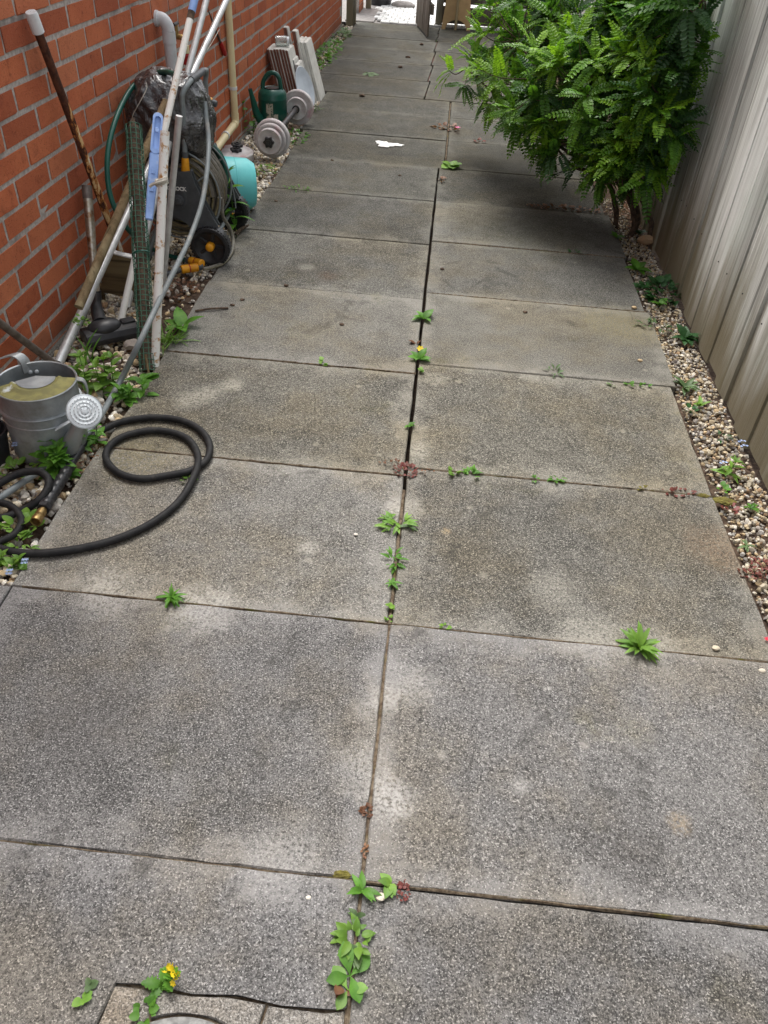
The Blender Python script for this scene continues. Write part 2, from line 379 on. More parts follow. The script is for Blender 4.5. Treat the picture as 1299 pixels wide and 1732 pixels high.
def tag(o, label, cat, group=None):
    o['label'] = label; o['category'] = cat
    if group: o['group'] = group
    return o
def struct(o, kind='structure'):
    o['kind'] = kind; return o
def thing(name, label, cat, loc, group=None):
    o = D.objects.new(name, None); COL.objects.link(o); o.location = loc; o.empty_display_size = .05
    ORG[o.name] = Vector(loc); return tag(o, label, cat, group)
def inst(name, me, parent, M):
    """shared-mesh part at world matrix M"""
    o = D.objects.new(name, me); COL.objects.link(o); o.parent = parent
    o.matrix_basis = Matrix.Translation(-ORG.get(parent.name, Vector())) @ M; return o
def solo(mb, name, mat, label, cat, group=None, **k):
    """single-mesh thing with its origin at its base"""
    vs_ = np.array(mb.v); org = Vector((vs_[:, 0].mean(), vs_[:, 1].mean(), vs_[:, 2].min()))
    o = D.objects.new(name, mb.mesh(name, mat, k.pop('smooth', True), org, **k)); COL.objects.link(o); o.location = org
    return tag(o, label, cat, group)
def spline(P, m=8, closed=False):
    P = [Vector(p) for p in P]; N = len(P); out = []
    rng = range(N if closed else N-1)
    for i in rng:
        p1, p2 = P[i], P[(i+1) % N]
        p0 = P[i-1] if (i > 0 or closed) else p1*2-p2
        p3 = P[(i+2) % N] if (i+2 < N or closed) else p2*2-p1
        for k in range(m):
            t = k/m
            out.append(.5*((2*p1)+(p2-p0)*t+(2*p0-5*p1+4*p2-p3)*t*t+(3*p1-p0-3*p2+p3)*t**3))
    if not closed: out.append(P[-1])
    return out
def fbm(p, o=4):
    return mnoise.fractal(Vector(p), 1.0, 2.0, o)
# ------------------------------------------------------------------ ground and path
g_ = MB(); g_.raw([(-60, -60, -.05), (60, -60, -.05), (60, 60, -.05), (-60, 60, -.05)], [(0, 1, 2, 3)])
struct(g_.build('ground', 'soil', fix=False))
path = MB(); path.raw([(-1.28, -1.2, -.046), (.91, -1.2, -.046), (.91, 9.98, -.046), (-1.28, 9.98, -.046)], [(0, 1, 2, 3)])
path = struct(path.build('path', 'dark_soil', fix=False))
def outline(poly, step=.05, jit=.0016):
    out = []
    for i, p in enumerate(poly):
        q = poly[(i+1) % len(poly)]; L = math.hypot(q[0]-p[0], q[1]-p[1]); n = max(1, int(L/step))
        for k in range(n):
            t = k/n; j = 0 if k == 0 else jit
            out.append((p[0]+(q[0]-p[0])*t+rnd.uniform(-j, j), p[1]+(q[1]-p[1])*t+rnd.uniform(-j, j)))
    return out
def slab(poly, mat='concrete', top=None, name='slab', parent=None, jit=.0016, inset=.0022, bot=-.044):
    z = rnd.uniform(-.0025, .0025) if top is None else top
    o = outline(poly, jit=jit); n = len(o)
    cx = sum(p[0] for p in o)/n; cy = sum(p[1] for p in o)/n
    def ins(p, d):
        v = Vector((cx-p[0], cy-p[1])); return (p[0]+math.copysign(min(abs(v.x), d), v.x), p[1]+math.copysign(min(abs(v.y), d), v.y))
    chip = [rnd.uniform(.6, 1.8) for _ in o]
    a = [(*ins(p, inset*chip[i]), z) for i, p in enumerate(o)]; b = [(*p, z-.004) for p in o]; c = [(*p, bot) for p in o]
    f = [tuple(range(n))] + [(i, n+i, n+(i+1) % n, (i+1) % n) for i in range(n)] + [(n+i, 2*n+i, 2*n+(i+1) % n, n+(i+1) % n) for i in range(n)]
    m = MB(); m.raw(a+b+c, f); ob = m.build(name, mat, parent or path, smooth=False)
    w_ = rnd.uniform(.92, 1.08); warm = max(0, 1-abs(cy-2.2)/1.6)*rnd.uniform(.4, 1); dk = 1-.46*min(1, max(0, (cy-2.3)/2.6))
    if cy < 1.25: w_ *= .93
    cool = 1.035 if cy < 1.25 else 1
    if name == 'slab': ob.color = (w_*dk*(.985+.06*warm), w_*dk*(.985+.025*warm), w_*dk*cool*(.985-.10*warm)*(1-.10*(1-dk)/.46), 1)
    return ob
def rect(x0, x1, y0, y1, **k): return slab([(x0, y0), (x1, y0), (x1, y1), (x0, y1)], **k)
LR = [-.55, .05, .631, 1.235, 1.815, 2.41, 3.02, 3.62, 4.23, 4.83, 5.43, 6.03, 6.53]
RR = [-.55, .03, .627, 1.235, 1.859, 2.485, 3.086, 3.667, 4.24, 4.84, 5.44, 6.04, 6.53]
gap = .0016
def xl(y): return -.922+.004*math.sin(y*3.1)
def xr(y): return .898+.006*math.sin(y*2.3)
for i in range(len(LR)-1):
    y0, y1 = LR[i], LR[i+1]; gap = .0016 if y0 < 3.5 else .0038; cg = .0028 if y1 < 1.3 else (.0056 if y0 < 3.9 else .004)
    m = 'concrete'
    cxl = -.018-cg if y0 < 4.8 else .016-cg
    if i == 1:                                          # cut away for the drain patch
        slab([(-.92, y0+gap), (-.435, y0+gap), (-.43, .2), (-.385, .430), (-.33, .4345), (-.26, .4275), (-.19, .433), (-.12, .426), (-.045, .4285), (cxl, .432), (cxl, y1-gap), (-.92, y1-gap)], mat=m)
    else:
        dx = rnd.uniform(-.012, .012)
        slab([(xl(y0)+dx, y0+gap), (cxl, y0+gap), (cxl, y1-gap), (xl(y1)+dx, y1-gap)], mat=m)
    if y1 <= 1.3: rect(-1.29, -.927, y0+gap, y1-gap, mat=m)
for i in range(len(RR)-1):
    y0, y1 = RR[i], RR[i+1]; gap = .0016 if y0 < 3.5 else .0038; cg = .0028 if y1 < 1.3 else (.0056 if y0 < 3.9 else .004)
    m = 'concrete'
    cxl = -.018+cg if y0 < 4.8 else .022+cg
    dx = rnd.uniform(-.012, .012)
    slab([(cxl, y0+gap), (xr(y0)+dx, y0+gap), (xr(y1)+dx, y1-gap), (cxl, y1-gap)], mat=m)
FL = [6.53, 7.15, 7.80, 8.46, 9.03, 9.52, 9.93]
for i in range(len(FL)-1):
    y0, y1 = FL[i], FL[i+1]; gap = .0065
    slab([(-1.075, y0+gap), (-.188, y0+gap), (-.168, y1-gap), (-1.075, y1-gap)])
    d0 = .05 if i else 0
    slab([(-.178, y0+gap+d0), (.75, y0+gap+d0), (.75, y1-gap+.05), (-.16, y1-gap+.05)])
# concrete pieces mortared round the drain
PC = (-.255, .247)
def arc(r, a0, a1, n=10): return [(PC[0]+r*math.cos(math.radians(a0+(a1-a0)*k/n)), PC[1]+r*math.sin(math.radians(a0+(a1-a0)*k/n))) for k in range(n+1)]
slab([(-.426, .06), (-.383, .428), (-.324, .4265), (-.322, .388)] + arc(.153, 118, 185, 8), mat='concrete_patch', top=-.004, jit=.005, name='concrete_piece')
slab([(-.3195, .40), (-.3205, .4262), (-.147, .4238), (-.156, .37)] + arc(.153, 54, 114, 8), mat='concrete_patch', top=.0005, jit=.005, name='concrete_piece')
slab([(-.152, .37), (-.1425, .4238), (-.052, .4222), (-.0235, .429), (-.0235, .06)] + arc(.153, -40, 50, 12), mat='concrete_patch', top=-.002, jit=.005, name='concrete_piece')
pf = MB(); pf.raw([(-.44, .0, -.009), (-.015, .0, -.009), (-.015, .432, -.009), (-.44, .432, -.009)], [(0, 1, 2, 3)]); pf.build('crack_soil', 'joint_soil', path, fix=False)
dc = thing('drain_cover', 'round grey metal drain cover cut off by the bottom edge', 'drain cover', (PC[0], PC[1], -.03))
MB().lathe([(.148, -.03), (.148, -.002), (.145, 0), (.138, 0), (.136, -.006), (.136, -.03)], 64, (PC[0], PC[1], 0)).build('rim', 'iron', dc)
m = MB(); m.lathe([(.0001, -.004), (.12, -.004), (.132, -.005), (.132, -.03)], 64, (PC[0], PC[1], 0)); m.build('lid', 'galvanised_pale', dc)
m = MB()
for k in range(-4, 5): m.box((PC[0]+k*.026, PC[1], -.0025), (.007, 2*math.sqrt(max(.001, .12**2-(k*.026)**2)), .004))
m.build('tread_ribs', 'galvanised_pale', dc)
# soil and moss packed into the joints
def joint_fill(pts, w, z, name, mat, parent=path):
    m = MB(); P = spline(pts, 30); vs_ = []; fs = []
    for i, p in enumerate(P):
        d = (P[min(i+1, len(P)-1)]-P[max(i-1, 0)]).normalized(); s = Vector((-d.y, d.x, 0))
        for k, o in enumerate((-1, -.4, .4, 1)):
            ww = w*(.8+.6*abs(fbm((p.x*30, p.y*30, k))))
            vs_.append(p+s*o*ww+Vector((0, 0, z+(.004 if k in (1, 2) else 0)+.004*fbm((p.x*60, p.y*60, k*3)))))
    for i in range(len(P)-1):
        for k in range(3): fs.append((i*4+k, i*4+k+1, i*4+k+5, i*4+k+4))
    m.raw(vs_, fs); return struct(m.build(name, mat, parent, fix=False), 'stuff')
joint_fill([(-.018, .40, 0), (-.018, .631, 0), (-.017, .9, 0), (-.018, 1.235, 0), (-.018, 1.75, 0)], .005, -.006, 'joint_soil', 'joint_soil')
joint_fill([(.019, 4.84, 0), (.019, 5.6, 0), (.019, 6.5, 0)], .005, -.008, 'joint_soil', 'joint_soil')
joint_fill([(-.18, 6.7, 0), (-.175, 8, 0), (-.165, 9.8, 0)], .004, -.012, 'joint_soil', 'red_moss')
for y, a, b in ((.629, -.9, .88), (1.235, -.9, .88), (1.855, .0, .9), (1.815, -.9, -.02), (3.086, .0, .9), (3.667, .02, .9), (2.41, -.9, -.02)):
    joint_fill([(a, y, 0), ((a+b)/2, y, 0), (b, y, 0)], .0030, -.0028, 'joint_soil', 'joint_soil')
for (px, py, w, mat) in ((1190, 838, .012, 'moss'), (578, 1479, .010, 'moss'), (1225, 846, .02, 'moss')):
    p = onz(px, py); m = MB()
    bm = bmesh.new(); bmesh.ops.create_icosphere(bm, subdivisions=3, radius=1)
    vv = [Vector((p.x+v.co.x*w*1.6*(1+.4*fbm(v.co*2.3+p*9)), p.y+v.co.y*w*.8*(1+.5*fbm(v.co*3+p*5)), -.002+v.co.z*.006*(1+.6*fbm(v.co*4+p*7)))) for v in bm.verts]
    m.raw(vv, [tuple(v.index for v in f.verts) for f in bm.faces]); bm.free()
    struct(m.build('moss_cushion', mat, path, smooth=False), 'stuff')
# ------------------------------------------------------------------ brick wall
WA = .0125; WO = Vector((-1.30, 2.3, 0)); WU = Vector((math.sin(WA), math.cos(WA), 0)); WN = Vector((math.cos(WA), -math.sin(WA), 0))
def wp(s, z, off=0): return WO + WU*s + WN*off + Vector((0, 0, z))
def wallx(y): return WO.x + (y-2.3)*math.tan(WA)
wall = thing('brick_wall', 'long orange red brick house wall along the left side', 'wall', wp(2, 0))
m = MB(); S0, S1, ZT = -3.6, 7.36, 2.45
m.prism([(S0, -.08), (S1, -.08), (S1, ZT), (S0, ZT)], lambda u, v, t: wp(u, v, t), -.22, -.0045); m.build('mortar', 'mortar', wall, smooth=False)
m = MB(); m.prism([(S0, -.06), (S1+.01, -.06), (S1+.01, .0), (S0, .0)], lambda u, v, t: wp(u, v, t), -.01, .018); m.build('plinth', 'concrete_far', wall, smooth=False, bevel=.006)
bmesh_variants = []
for k in range(6):
    b = MB(); b.box((0, 0, 0), (.05, .2240, .0692), jit=.0014); bmesh_variants.append(b.mesh('brick', 'brick', smooth=False, bevel=.0035, bseg=2))
bricks = []
for r in range(-1, 31):
    zc = .011+.0785*(r+.5); off = 2.262 if r % 2 == 1 else 2.376
    k0 = int((S0+2.3-off)/.233)-1
    for k in range(k0, k0+60):
        s = off+(k+.5)*.233-2.3
        if s-.11 < S0 or s+.11 > S1: continue
        c = wp(s, zc, -.0275+rnd.uniform(-.0012, .0015)); x, y, d = proj(c)
        vis = -40 < x < 640 and -40 < y < 700 and d > 0
        bricks.append((d if vis else 99+abs(s), c))
bricks.sort(key=lambda t: t[0])
RW = Matrix.Rotation(-WA, 4, 'Z')
for d, c in bricks[:300]:
    inst('brick', rnd.choice(bmesh_variants), wall, Matrix.Translation(c) @ RW @ Matrix.Rotation(rnd.uniform(-.006, .006), 4, 'X') @ Matrix.Scale(rnd.choice((1, -1)), 4, (0, 1, 0)))
m = MB(); R3 = RW.to_3x3()
for d, c in bricks[300:]: m.box(c, (.05, .2240, .0692), R3, .001)
struct(m.build('far_bricks', 'brick', wall, smooth=False, fix=False), 'stuff')
# ------------------------------------------------------------------ side fence
FX = 1.062
fence = thing('board_fence', 'tall weathered grey fence of vertical boards on the right', 'fence', (FX, 4, -.02))
yb = 2.15-.14*24; k = 0
fvar = []
while yb < 10.0:
    w = .14; off = .004*rnd.uniform(-1, 1)+(.006 if k % 2 else 0)
    b = MB(); gapb = rnd.uniform(.0018, .0042)
    cup = rnd.uniform(-.004, .004); n = 5
    prof = [(yb+gapb+(w-2*gapb)*i/n, cup*math.sin(math.pi*i/n)) for i in range(n+1)]
    zt = 1.80+rnd.uniform(-.01, .01); zb = rnd.uniform(-.02, .006); lean = rnd.uniform(-.004, .004)
    vs_ = []
    for (yy, cx_) in prof:
        for (zz, xx) in ((zb, 0), (zt, 0), (zt, .018), (zb, .018)):
            vs_.append((FX+off+cx_+xx-.01*(zz/1.8)*0, yy+lean*zz, zz))
    fs = [(i*4+j, i*4+(j+1) % 4, i*4+4+(j+1) % 4, i*4+4+j) for i in range(n) for j in range(4)] + [(0, 3, 2, 1), (n*4, n*4+1, n*4+2, n*4+3)]
    b.raw(vs_, fs); b.build('board', 'fence_wood', fence, smooth=False)
    yb += w; k += 1
nl = MB()
for k in range(78):
    for zr in (.30, 1.50):
        yy = 2.15-.14*24+.14*k+rnd.uniform(.03, .11); nl.lathe([(.003, .0), (.003, .002), (.001, .003)], 6, (FX-.003+.003, yy, zr+rnd.uniform(-.01, .01)), (-1, 0, 0))
struct(nl.build('nails', 'dark_steel', fence, fix=False), 'stuff')
for zr in (.3, 1.5):
    rl = MB(); rl.box((FX+.055, 4.3, zr), (.06, 11.2, .08)); rl.build('rail', 'gate_wood', fence, smooth=False, bevel=.004)
for yp in (-1, 1.4, 3.8, 6.2, 8.6):
    ps = MB(); ps.box((FX+.14, yp, .88), (.10, .10, 1.84)); ps.build('post', 'gate_wood', fence, smooth=False, bevel=.006)
# ------------------------------------------------------------------ gate end
yard = MB(); yard.raw([(-6, 9.96, -.02), (9, 9.96, -.02), (9, 26, -.02), (-6, 26, -.02)], [(0, 1, 2, 3)])
yard = struct(yard.build('yard', 'grey_paver', fix=False))
pv = MB(); pv.box((0, 0, 0), (.094, .134, .03), jit=.002); pv = pv.mesh('paver', 'pale_paver', smooth=False, bevel=.008)
cnt = 0; more = MB()
for r in range(0, 40):
    for c in range(-14, 30):
        x = c*.1+(.05 if r % 2 else 0)+.02; y = 10.05+r*.14
        if x < -.86-(.012*r) or x > 1.5: continue
        px, py, d = proj((x, y, 0))
        if py > -5 and 560 < px < 720 and cnt < 300:
            inst('paver', pv, yard, Matrix.Translation((x, y, -.005+rnd.uniform(-.002, .002))) @ Matrix.Rotation(rnd.uniform(-.02, .02), 4, 'Z')); cnt += 1
        else: more.box((x, y, -.005), (.093, .133, .03))
struct(more.build('far_pavers', 'pale_paver', yard, smooth=False, fix=False), 'stuff')
for r in range(5):
    slab([(-1.22, 10.0+r*.45), (-.90, 10.0+r*.45), (-.91, 10.44+r*.45), (-1.22, 10.44+r*.45)], mat='grey_paver', top=-.002, name='edging_slab', parent=yard)
gp = thing('gate_post', 'grey timber gate post at the end of the brick wall', 'post', (-1.13, 9.72, -.02))
m = MB(); m.box((-1.135, 9.74, .95), (.075, .075, 1.94)); m.build('post', 'fence_wood', gp, smooth=False, bevel=.006)
m = MB(); m.box((-1.085, 9.765, .95), (.022, .04, 1.9)); m.build('stop_strip', 'fence_wood', gp, smooth=False, bevel=.003)
gp2 = thing('brick_pier', 'short brick pier with grey post beyond the gate opening', 'pier', (-1.12, 10.9, -.02))
m = MB(); m.box((-1.17, 10.75, .7), (.09, .5, 1.44)); m.build('mortar', 'mortar', gp2, smooth=False)
for r in range(18):
    for q in range(2):
        inst('brick', bmesh_variants[(r+q) % 6], gp2, Matrix.Translation((-1.144, 10.62+q*.233+(.02 if r % 2 else 0), .03+r*.0785)))
m = MB(); m.box((-1.06, 10.97, .8), (.06, .06, 1.64)); m.build('post', 'fence_wood', gp2, smooth=False, bevel=.005)
bn = thing('black_bin', 'black bin standing on the paving beyond the gate', 'bin', (-.93, 11.35, -.01))
m = MB(); m.lathe([(.001, 0), (.13, 0), (.135, .02), (.155, .55), (.165, .56), (.165, .60), (.15, .60), (.14, .05), (.001, .04)], 24, (-.95, 11.35, -.008)); m.build('body', 'black_plastic', bn)
m = MB(); m.lathe([(.172, .595), (.172, .62), (.10, .66), (.001, .67)], 24, (-.95, 11.35, -.008)); m.build('lid', 'black_plastic', bn)
m = MB(); bm = bmesh.new(); bmesh.ops.create_icosphere(bm, subdivisions=3, radius=1)
m.raw([(-.66+v.co.x*.15, 11.25+v.co.y*.10, .02+v.co.z*.045*(1+.4*fbm(v.co*1.5))) for v in bm.verts], [tuple(v.index for v in f.verts) for f in bm.faces]); bm.free()
solo(m, 'boulder', 'grey_paver', 'low rounded grey stone on the bright paving beside the bin', 'stone')
# open gate, hinged at the far post, free edge towards the camera
gh, gf = Vector((-.425, 9.98, 0)), Vector((-.262, 9.17, 0)); gu = (gf-gh).normalized(); gn = Vector((gu.y, -gu.x, 0))
if gn.x > 0: gn = -gn
gt = thing('wooden_gate', 'weathered wooden gate standing open at the far end of the path', 'gate', (*gf.xy, .02))
GL = (gf-gh).length
def gpt(u, z, o): return gh+gu*u+gn*o+Vector((0, 0, z))
nb = 7
for k in range(nb):
    w = GL/nb; m = MB(); zb = .02+rnd.uniform(-.006, .006)
    m.prism([(k*w+.002, zb), ((k+1)*w-.002, zb), ((k+1)*w-.002, 1.75), (k*w+.002, 1.75)], lambda u, v, t: gpt(u, v, t), rnd.uniform(-.002, .002), .018+rnd.uniform(-.002, .002))
    m.build('plank', 'gate_wood', gt, smooth=False, bevel=.002)
for z in (.25, .9, 1.5):
    m = MB(); m.prism([(.0, z-.045), (GL-.004, z-.045), (GL-.004, z+.045), (0, z+.045)], lambda u, v, t: gpt(u, v, t), -.036, -.004); m.build('rail', 'gate_wood', gt, smooth=False, bevel=.003)
m = MB(); m.box((-.36, 10.04, .95), (.09, .09, 1.92)); g2 = solo(m, 'hinge_post', 'fence_wood', 'grey hinge post carrying the open wooden gate', 'post', smooth=False, bevel=.006)
ef = thing('end_fence', 'low grey slatted fence behind the tan board at the far end', 'fence', (.3, 10.1, -.02))
m = MB(); m.box((-.19, 10.08, .8), (.075, .075, 1.64)); m.build('post', 'fence_wood', ef, smooth=False, bevel=.005)
for k in range(9):
    m = MB(); m.box((.40, 10.12, .10+k*.19), (1.25, .02, .16), jit=.003); m.build('slat', 'gate_wood', ef, smooth=False, bevel=.003)
# tan board with waisted sides and an arch cut in its foot, a pole in front
b0 = Vector((.005, 9.87, -.005)); tb = thing('arched_board', 'tan plywood board with waisted sides and arched foot at the far end', 'board', b0)
half = [(.155, 0), (.152, .06), (.137, .20), (.125, .36), (.13, .6), (.15, .9)]
foot = [(.115*math.cos(math.radians(a)), .095*math.sin(math.radians(a))) for a in range(0, 181, 15)]
poly = foot+[(-x, z) for x, z in half]+[(x, z) for x, z in reversed(half)]
m = MB(); m.prism(poly, lambda u, v, t: b0+Vector((u, t+v*.14, v)), -.01, .010); m.build('panel', 'plywood', tb, smooth=False)
m = MB(); m.tube([b0+Vector((-.005, -.075, .01)), b0+Vector((.0, .085, .95))], .014, 10); m.build('pole', 'pole_wood', tb)
m = MB(); m.box((1.35, 10.9, 1.0), (2.0, .12, 2.05)); solo(m, 'white_wall', 'white_render', 'white wall glimpsed through the shrub at the far right', 'wall', smooth=False, bevel=.01)
# ------------------------------------------------------------------ gravel
def ico(sub):
    bm = bmesh.new(); bmesh.ops.create_icosphere(bm, subdivisions=sub, radius=1)
    v = np.array([x.co[:] for x in bm.verts]); f = np.array([[x.index for x in q.verts] for q in bm.faces]); bm.free(); return v, f
ICO = {1: ico(1), 2: ico(2)}
nrg = np.random.default_rng(5)
PAL = np.array([(.50, .44, .33), (.58, .52, .42), (.42, .34, .22), (.36, .33, .29), (.27, .24, .21), (.48, .36, .21), (.62, .58, .50), (.20, .17, .15), (.40, .27, .16), (.45, .43, .39)])
def gravel(name, label, pts, pal_w, smin=.006, smax=.015, bright=1.0):
    V = []; F = []; Cc = []; o = 0
    for (x, y, z, near) in pts:
        v, f = ICO[2 if near else 1]
        s = (smin+(smax-smin)*nrg.random()**1.6)
        ax = nrg.uniform(.65, 1.3, 3); ax[2] *= .72
        w = v*ax*s
        pl = nrg.normal(size=(8, 3)); pl /= np.linalg.norm(pl, axis=1)[:, None]
        for q in pl:                                    # facet it: clip by a few planes
            dd = w@q; lim = s*nrg.uniform(.42, .75); ov = np.maximum(dd-lim, 0); w = w-ov[:, None]*q
        q = nrg.normal(size=4); q /= np.linalg.norm(q); a, b, c, d = q
        Rm = np.array([[1-2*(c*c+d*d), 2*(b*c-a*d), 2*(b*d+a*c)], [2*(b*c+a*d), 1-2*(b*b+d*d), 2*(c*d-a*b)], [2*(b*d-a*c), 2*(c*d+a*b), 1-2*(b*b+c*c)]])
        ta = nrg.uniform(0, 6.28); Rz = np.array([[math.cos(ta), -math.sin(ta), 0], [math.sin(ta), math.cos(ta), 0], [0, 0, 1]])
        w = w@(Rm.T if nrg.random() < .35 else Rz.T)+np.array([x, y, z+s*.25])
        V.append(w); F.append(f+o); o += len(w)
        col = PAL[nrg.choice(len(PAL), p=pal_w)]*nrg.uniform(.65, 1.15)*bright; Cc.append(np.repeat(col[None], len(w), 0))
    m = MB(); m.v = [tuple(p) for p in np.concatenate(V)]; m.f = [tuple(int(i) for i in q) for q in np.concatenate(F)]; m.c = [tuple(p) for p in np.concatenate(Cc)]; m.usec = True
    ob = m.build(name, 'stone', smooth=False, fix=False); ob['label'] = label; ob['category'] = 'gravel'; return struct(ob, 'stuff')
def scatter(x0, x1, y0, y1, dens, keep=None):
    n = int((x1-x0)*(y1-y0)*dens); out = []
    for _ in range(n):
        x = nrg.uniform(x0, x1); y = nrg.uniform(y0, y1)
        if keep and not keep(x, y): continue
        out.append((x, y))
    return out
PW_L = np.array([.2, .16, .1, .12, .07, .06, .14, .04, .04, .07]); PW_L /= PW_L.sum()
PW_R = np.array([.2, .1, .16, .1, .07, .13, .08, .04, .06, .06]); PW_R /= PW_R.sum()
def keepL(x, y):
    if x < wallx(y)+.012 or x > xl(y)-.008+(.0 if y < 6.5 else -.15): return False
    d = fbm((x*5, y*5, 1.7)); bare = fbm((x*2.4+4, y*2.4, 8.1))
    if 2.5 < y < 3.2 and x > -1.06 and bare > -.25: return nrg.random() < .12
    return nrg.random() < (1 if bare < .35 else .4)
ptsL = []
for layer, (z, dens) in enumerate(((-.040, 3200), (-.029, 3200), (-.018, 2700))):
    for x, y in scatter(-1.32, -.91, 1.24, 5.2, dens, keepL): ptsL.append((x, y, z+nrg.uniform(-.004, .004), y < 2.9 and layer == 2))
for x, y in scatter(-1.32, -.91, 5.2, 9.7, 1900, keepL): ptsL.append((x, y, -.022+nrg.uniform(-.006, .004), False))
gravel('gravel', 'cream and brown gravel strip between brick wall and path', ptsL, PW_L, .007, .018, 1.3)
def keepR(x, y):
    if x < xr(y)+.014 or x > FX-.004: return False
    return nrg.random() < (.5 if (y < 1.4 or y > 3.95) else 1)
ptsR = []
for layer, (z, dens) in enumerate(((-.038, 5200), (-.028, 5200), (-.018, 4600))):
    for x, y in scatter(.89, 1.062, .9, 4.6, dens, keepR): ptsR.append((x, y, z+nrg.uniform(-.004, .004), y < 2.6 and layer == 2))
gravel('gravel', 'tan gravel strip between path and wooden fence', ptsR, PW_R, .0042, .0108)
sb_ = MB()
for x0, x1, y0, y1 in ((-1.30, -.925, 1.236, 9.7), (.90, 1.07, -.6, 9.9)):
    n = int((y1-y0)/.03); k = int((x1-x0)/.03)+1
    o = [(x0+(x1-x0)*i/k, y0+(y1-y0)*j/n, -.030+.006*fbm((i*.5, j*.5, x0))) for j in range(n+1) for i in range(k+1)]
    sb_.raw(o, [(j*(k+1)+i, j*(k+1)+i+1, (j+1)*(k+1)+i+1, (j+1)*(k+1)+i) for j in range(n) for i in range(k)])
struct(sb_.build('soil_bed', 'soil', fix=False))
for i, (px, py, s, lab) in enumerate(((1210, 1098, .008, 'tan loose stone on the slab beside the nearest right joint'), (1288, 1136, .007, 'small pale stone on the slab at the right edge of the picture'), (1082, 611, .008, 'cream stone lying alone on the slab near the right gravel'), (522, 1519, .004, 'tiny pale grit stone on the slab left of the centre joint'), (643, 1519, .008, 'small cream stone between the weeds at the nearest cross joint'), (1072, 522, .010, 'tan stones spilled on the slab edge by the right gravel'), (226, 590, .03, 'flat grey stone below the black vacuum head'), (1092, 412, .035, 'large brown stone under the shrub by the fence'), (602, 905, .005, 'tiny white stone on the slab left of the centre joint'))):
    p = onz(px, py); v, f = ICO[2]; w = v*np.array([1.2, .9, .6])*s; w = w+nrg.normal(size=w.shape)*s*.06+np.array([p.x, p.y, s*.5])
    m = MB(); m.raw(w.tolist(), f.tolist(), tuple(PAL[(0, 1, 5, 6, 1, 5, 4, 8, 6)[i]]))
    solo(m, 'loose_stone', 'stone', lab, 'stone')
#__PART3__
# ------------------------------------------------------------------ things along the brick wall
def ext(a, b, t): return a+(b-a)*t
def to_ground(a, b, z=-.012):
    """extend the line a->b down to height z"""
    return ext(a, b, (z-a.z)/(b.z-a.z))
# rusty pole with white cap, leaning on the wall
a = onx(52, 20, -1.268); b = to_ground(a, onx(187, 382, -1.235))
rp = thing('rusty_pole', 'dark rusty metal pole with white cap leaning on the brick wall', 'pole', b)
m = MB(); m.tube([ext(b, a, t/14) for t in range(15)], .0135, 14); m.build('shaft', 'rust_pole', rp)
m = MB(); d = (a-b).normalized(); m.lathe([(.014, -.058), (.0185, -.058), (.0185, -.008), (.016, 0), (.001, .001)], 18, a, d); m.build('cap', 'white_pvc', rp)
# vacuum cleaner wand and floor head
hp = onz(192, 572, .02)
vw = thing('vacuum_wand', 'rust specked chrome vacuum wand with black floor head on gravel', 'vacuum wand', (hp.x, hp.y, -.01))
t0 = onx(147, 318, -1.262); t1 = onx(163, 500, -1.222)
m = MB(); m.tube([t0, ext(t0, t1, .45)], .0165, 14); m.tube([ext(t0, t1, .45), t1], .0150, 14); m.build('tube', 'chrome_rust', vw)
m = MB(); m.tube([ext(t0, t1, -.02), ext(t0, t1, .10)], .0178, 14); m.build('tube_end', 'brown_steel', vw)
A_, B_ = onz(150, 592, .0), onz(240, 572, .0); u = (B_-A_); L = u.length; u.normalize(); w = Vector((-u.y, u.x, 0)); up = Vector((0, 0, 1))
m = MB(); prof = [(.0, .004), (-.004, .022), (.010, .046), (.040, .052), (.082, .046), (.096, .028), (.096, .004)]
m.prism(prof, lambda p, q, t: A_+w*p+up*q+u*t, 0, L); m.build('head', 'black_plastic', vw, bevel=.004, smooth=False)
m = MB(); bm = bmesh.new(); bmesh.ops.create_icosphere(bm, subdivisions=3, radius=1)
hc = A_+u*L*.42+w*.050+up*.048
m.raw([hc+u*v.co.x*.060+w*v.co.y*.044+up*v.co.z*.030 for v in bm.verts], [tuple(v.index for v in f.verts) for f in bm.faces]); bm.free(); m.build('swivel', 'black_plastic', vw)
nk = spline([ext(t0, t1, .95), t1, ext(t1, hc, .5)+Vector((-.012, 0, .012)), hc+Vector((-.012, 0, .012))], 6)
m = MB(); m.tube(nk, [.0185+.008*max(0, i-9)/10 for i in range(len(nk))], 14); m.build('neck', 'black_plastic', vw)
m = MB(); m.box(A_+u*L*.86+w*.05+up*.052, (.05, .035, .014), Matrix.Rotation(math.atan2(u.y, u.x), 3, 'Z')); m.build('pedal', 'black_plastic', vw, bevel=.003)
# brown pole behind the can
a = onz(88, 612, .01); b = onx(-25, 528, -1.28)
m = MB(); m.tube([a, b], .0125, 14); solo(m, 'steel_tube', 'brown_steel', 'dull brown metal tube slanting behind the galvanised watering can', 'tube')
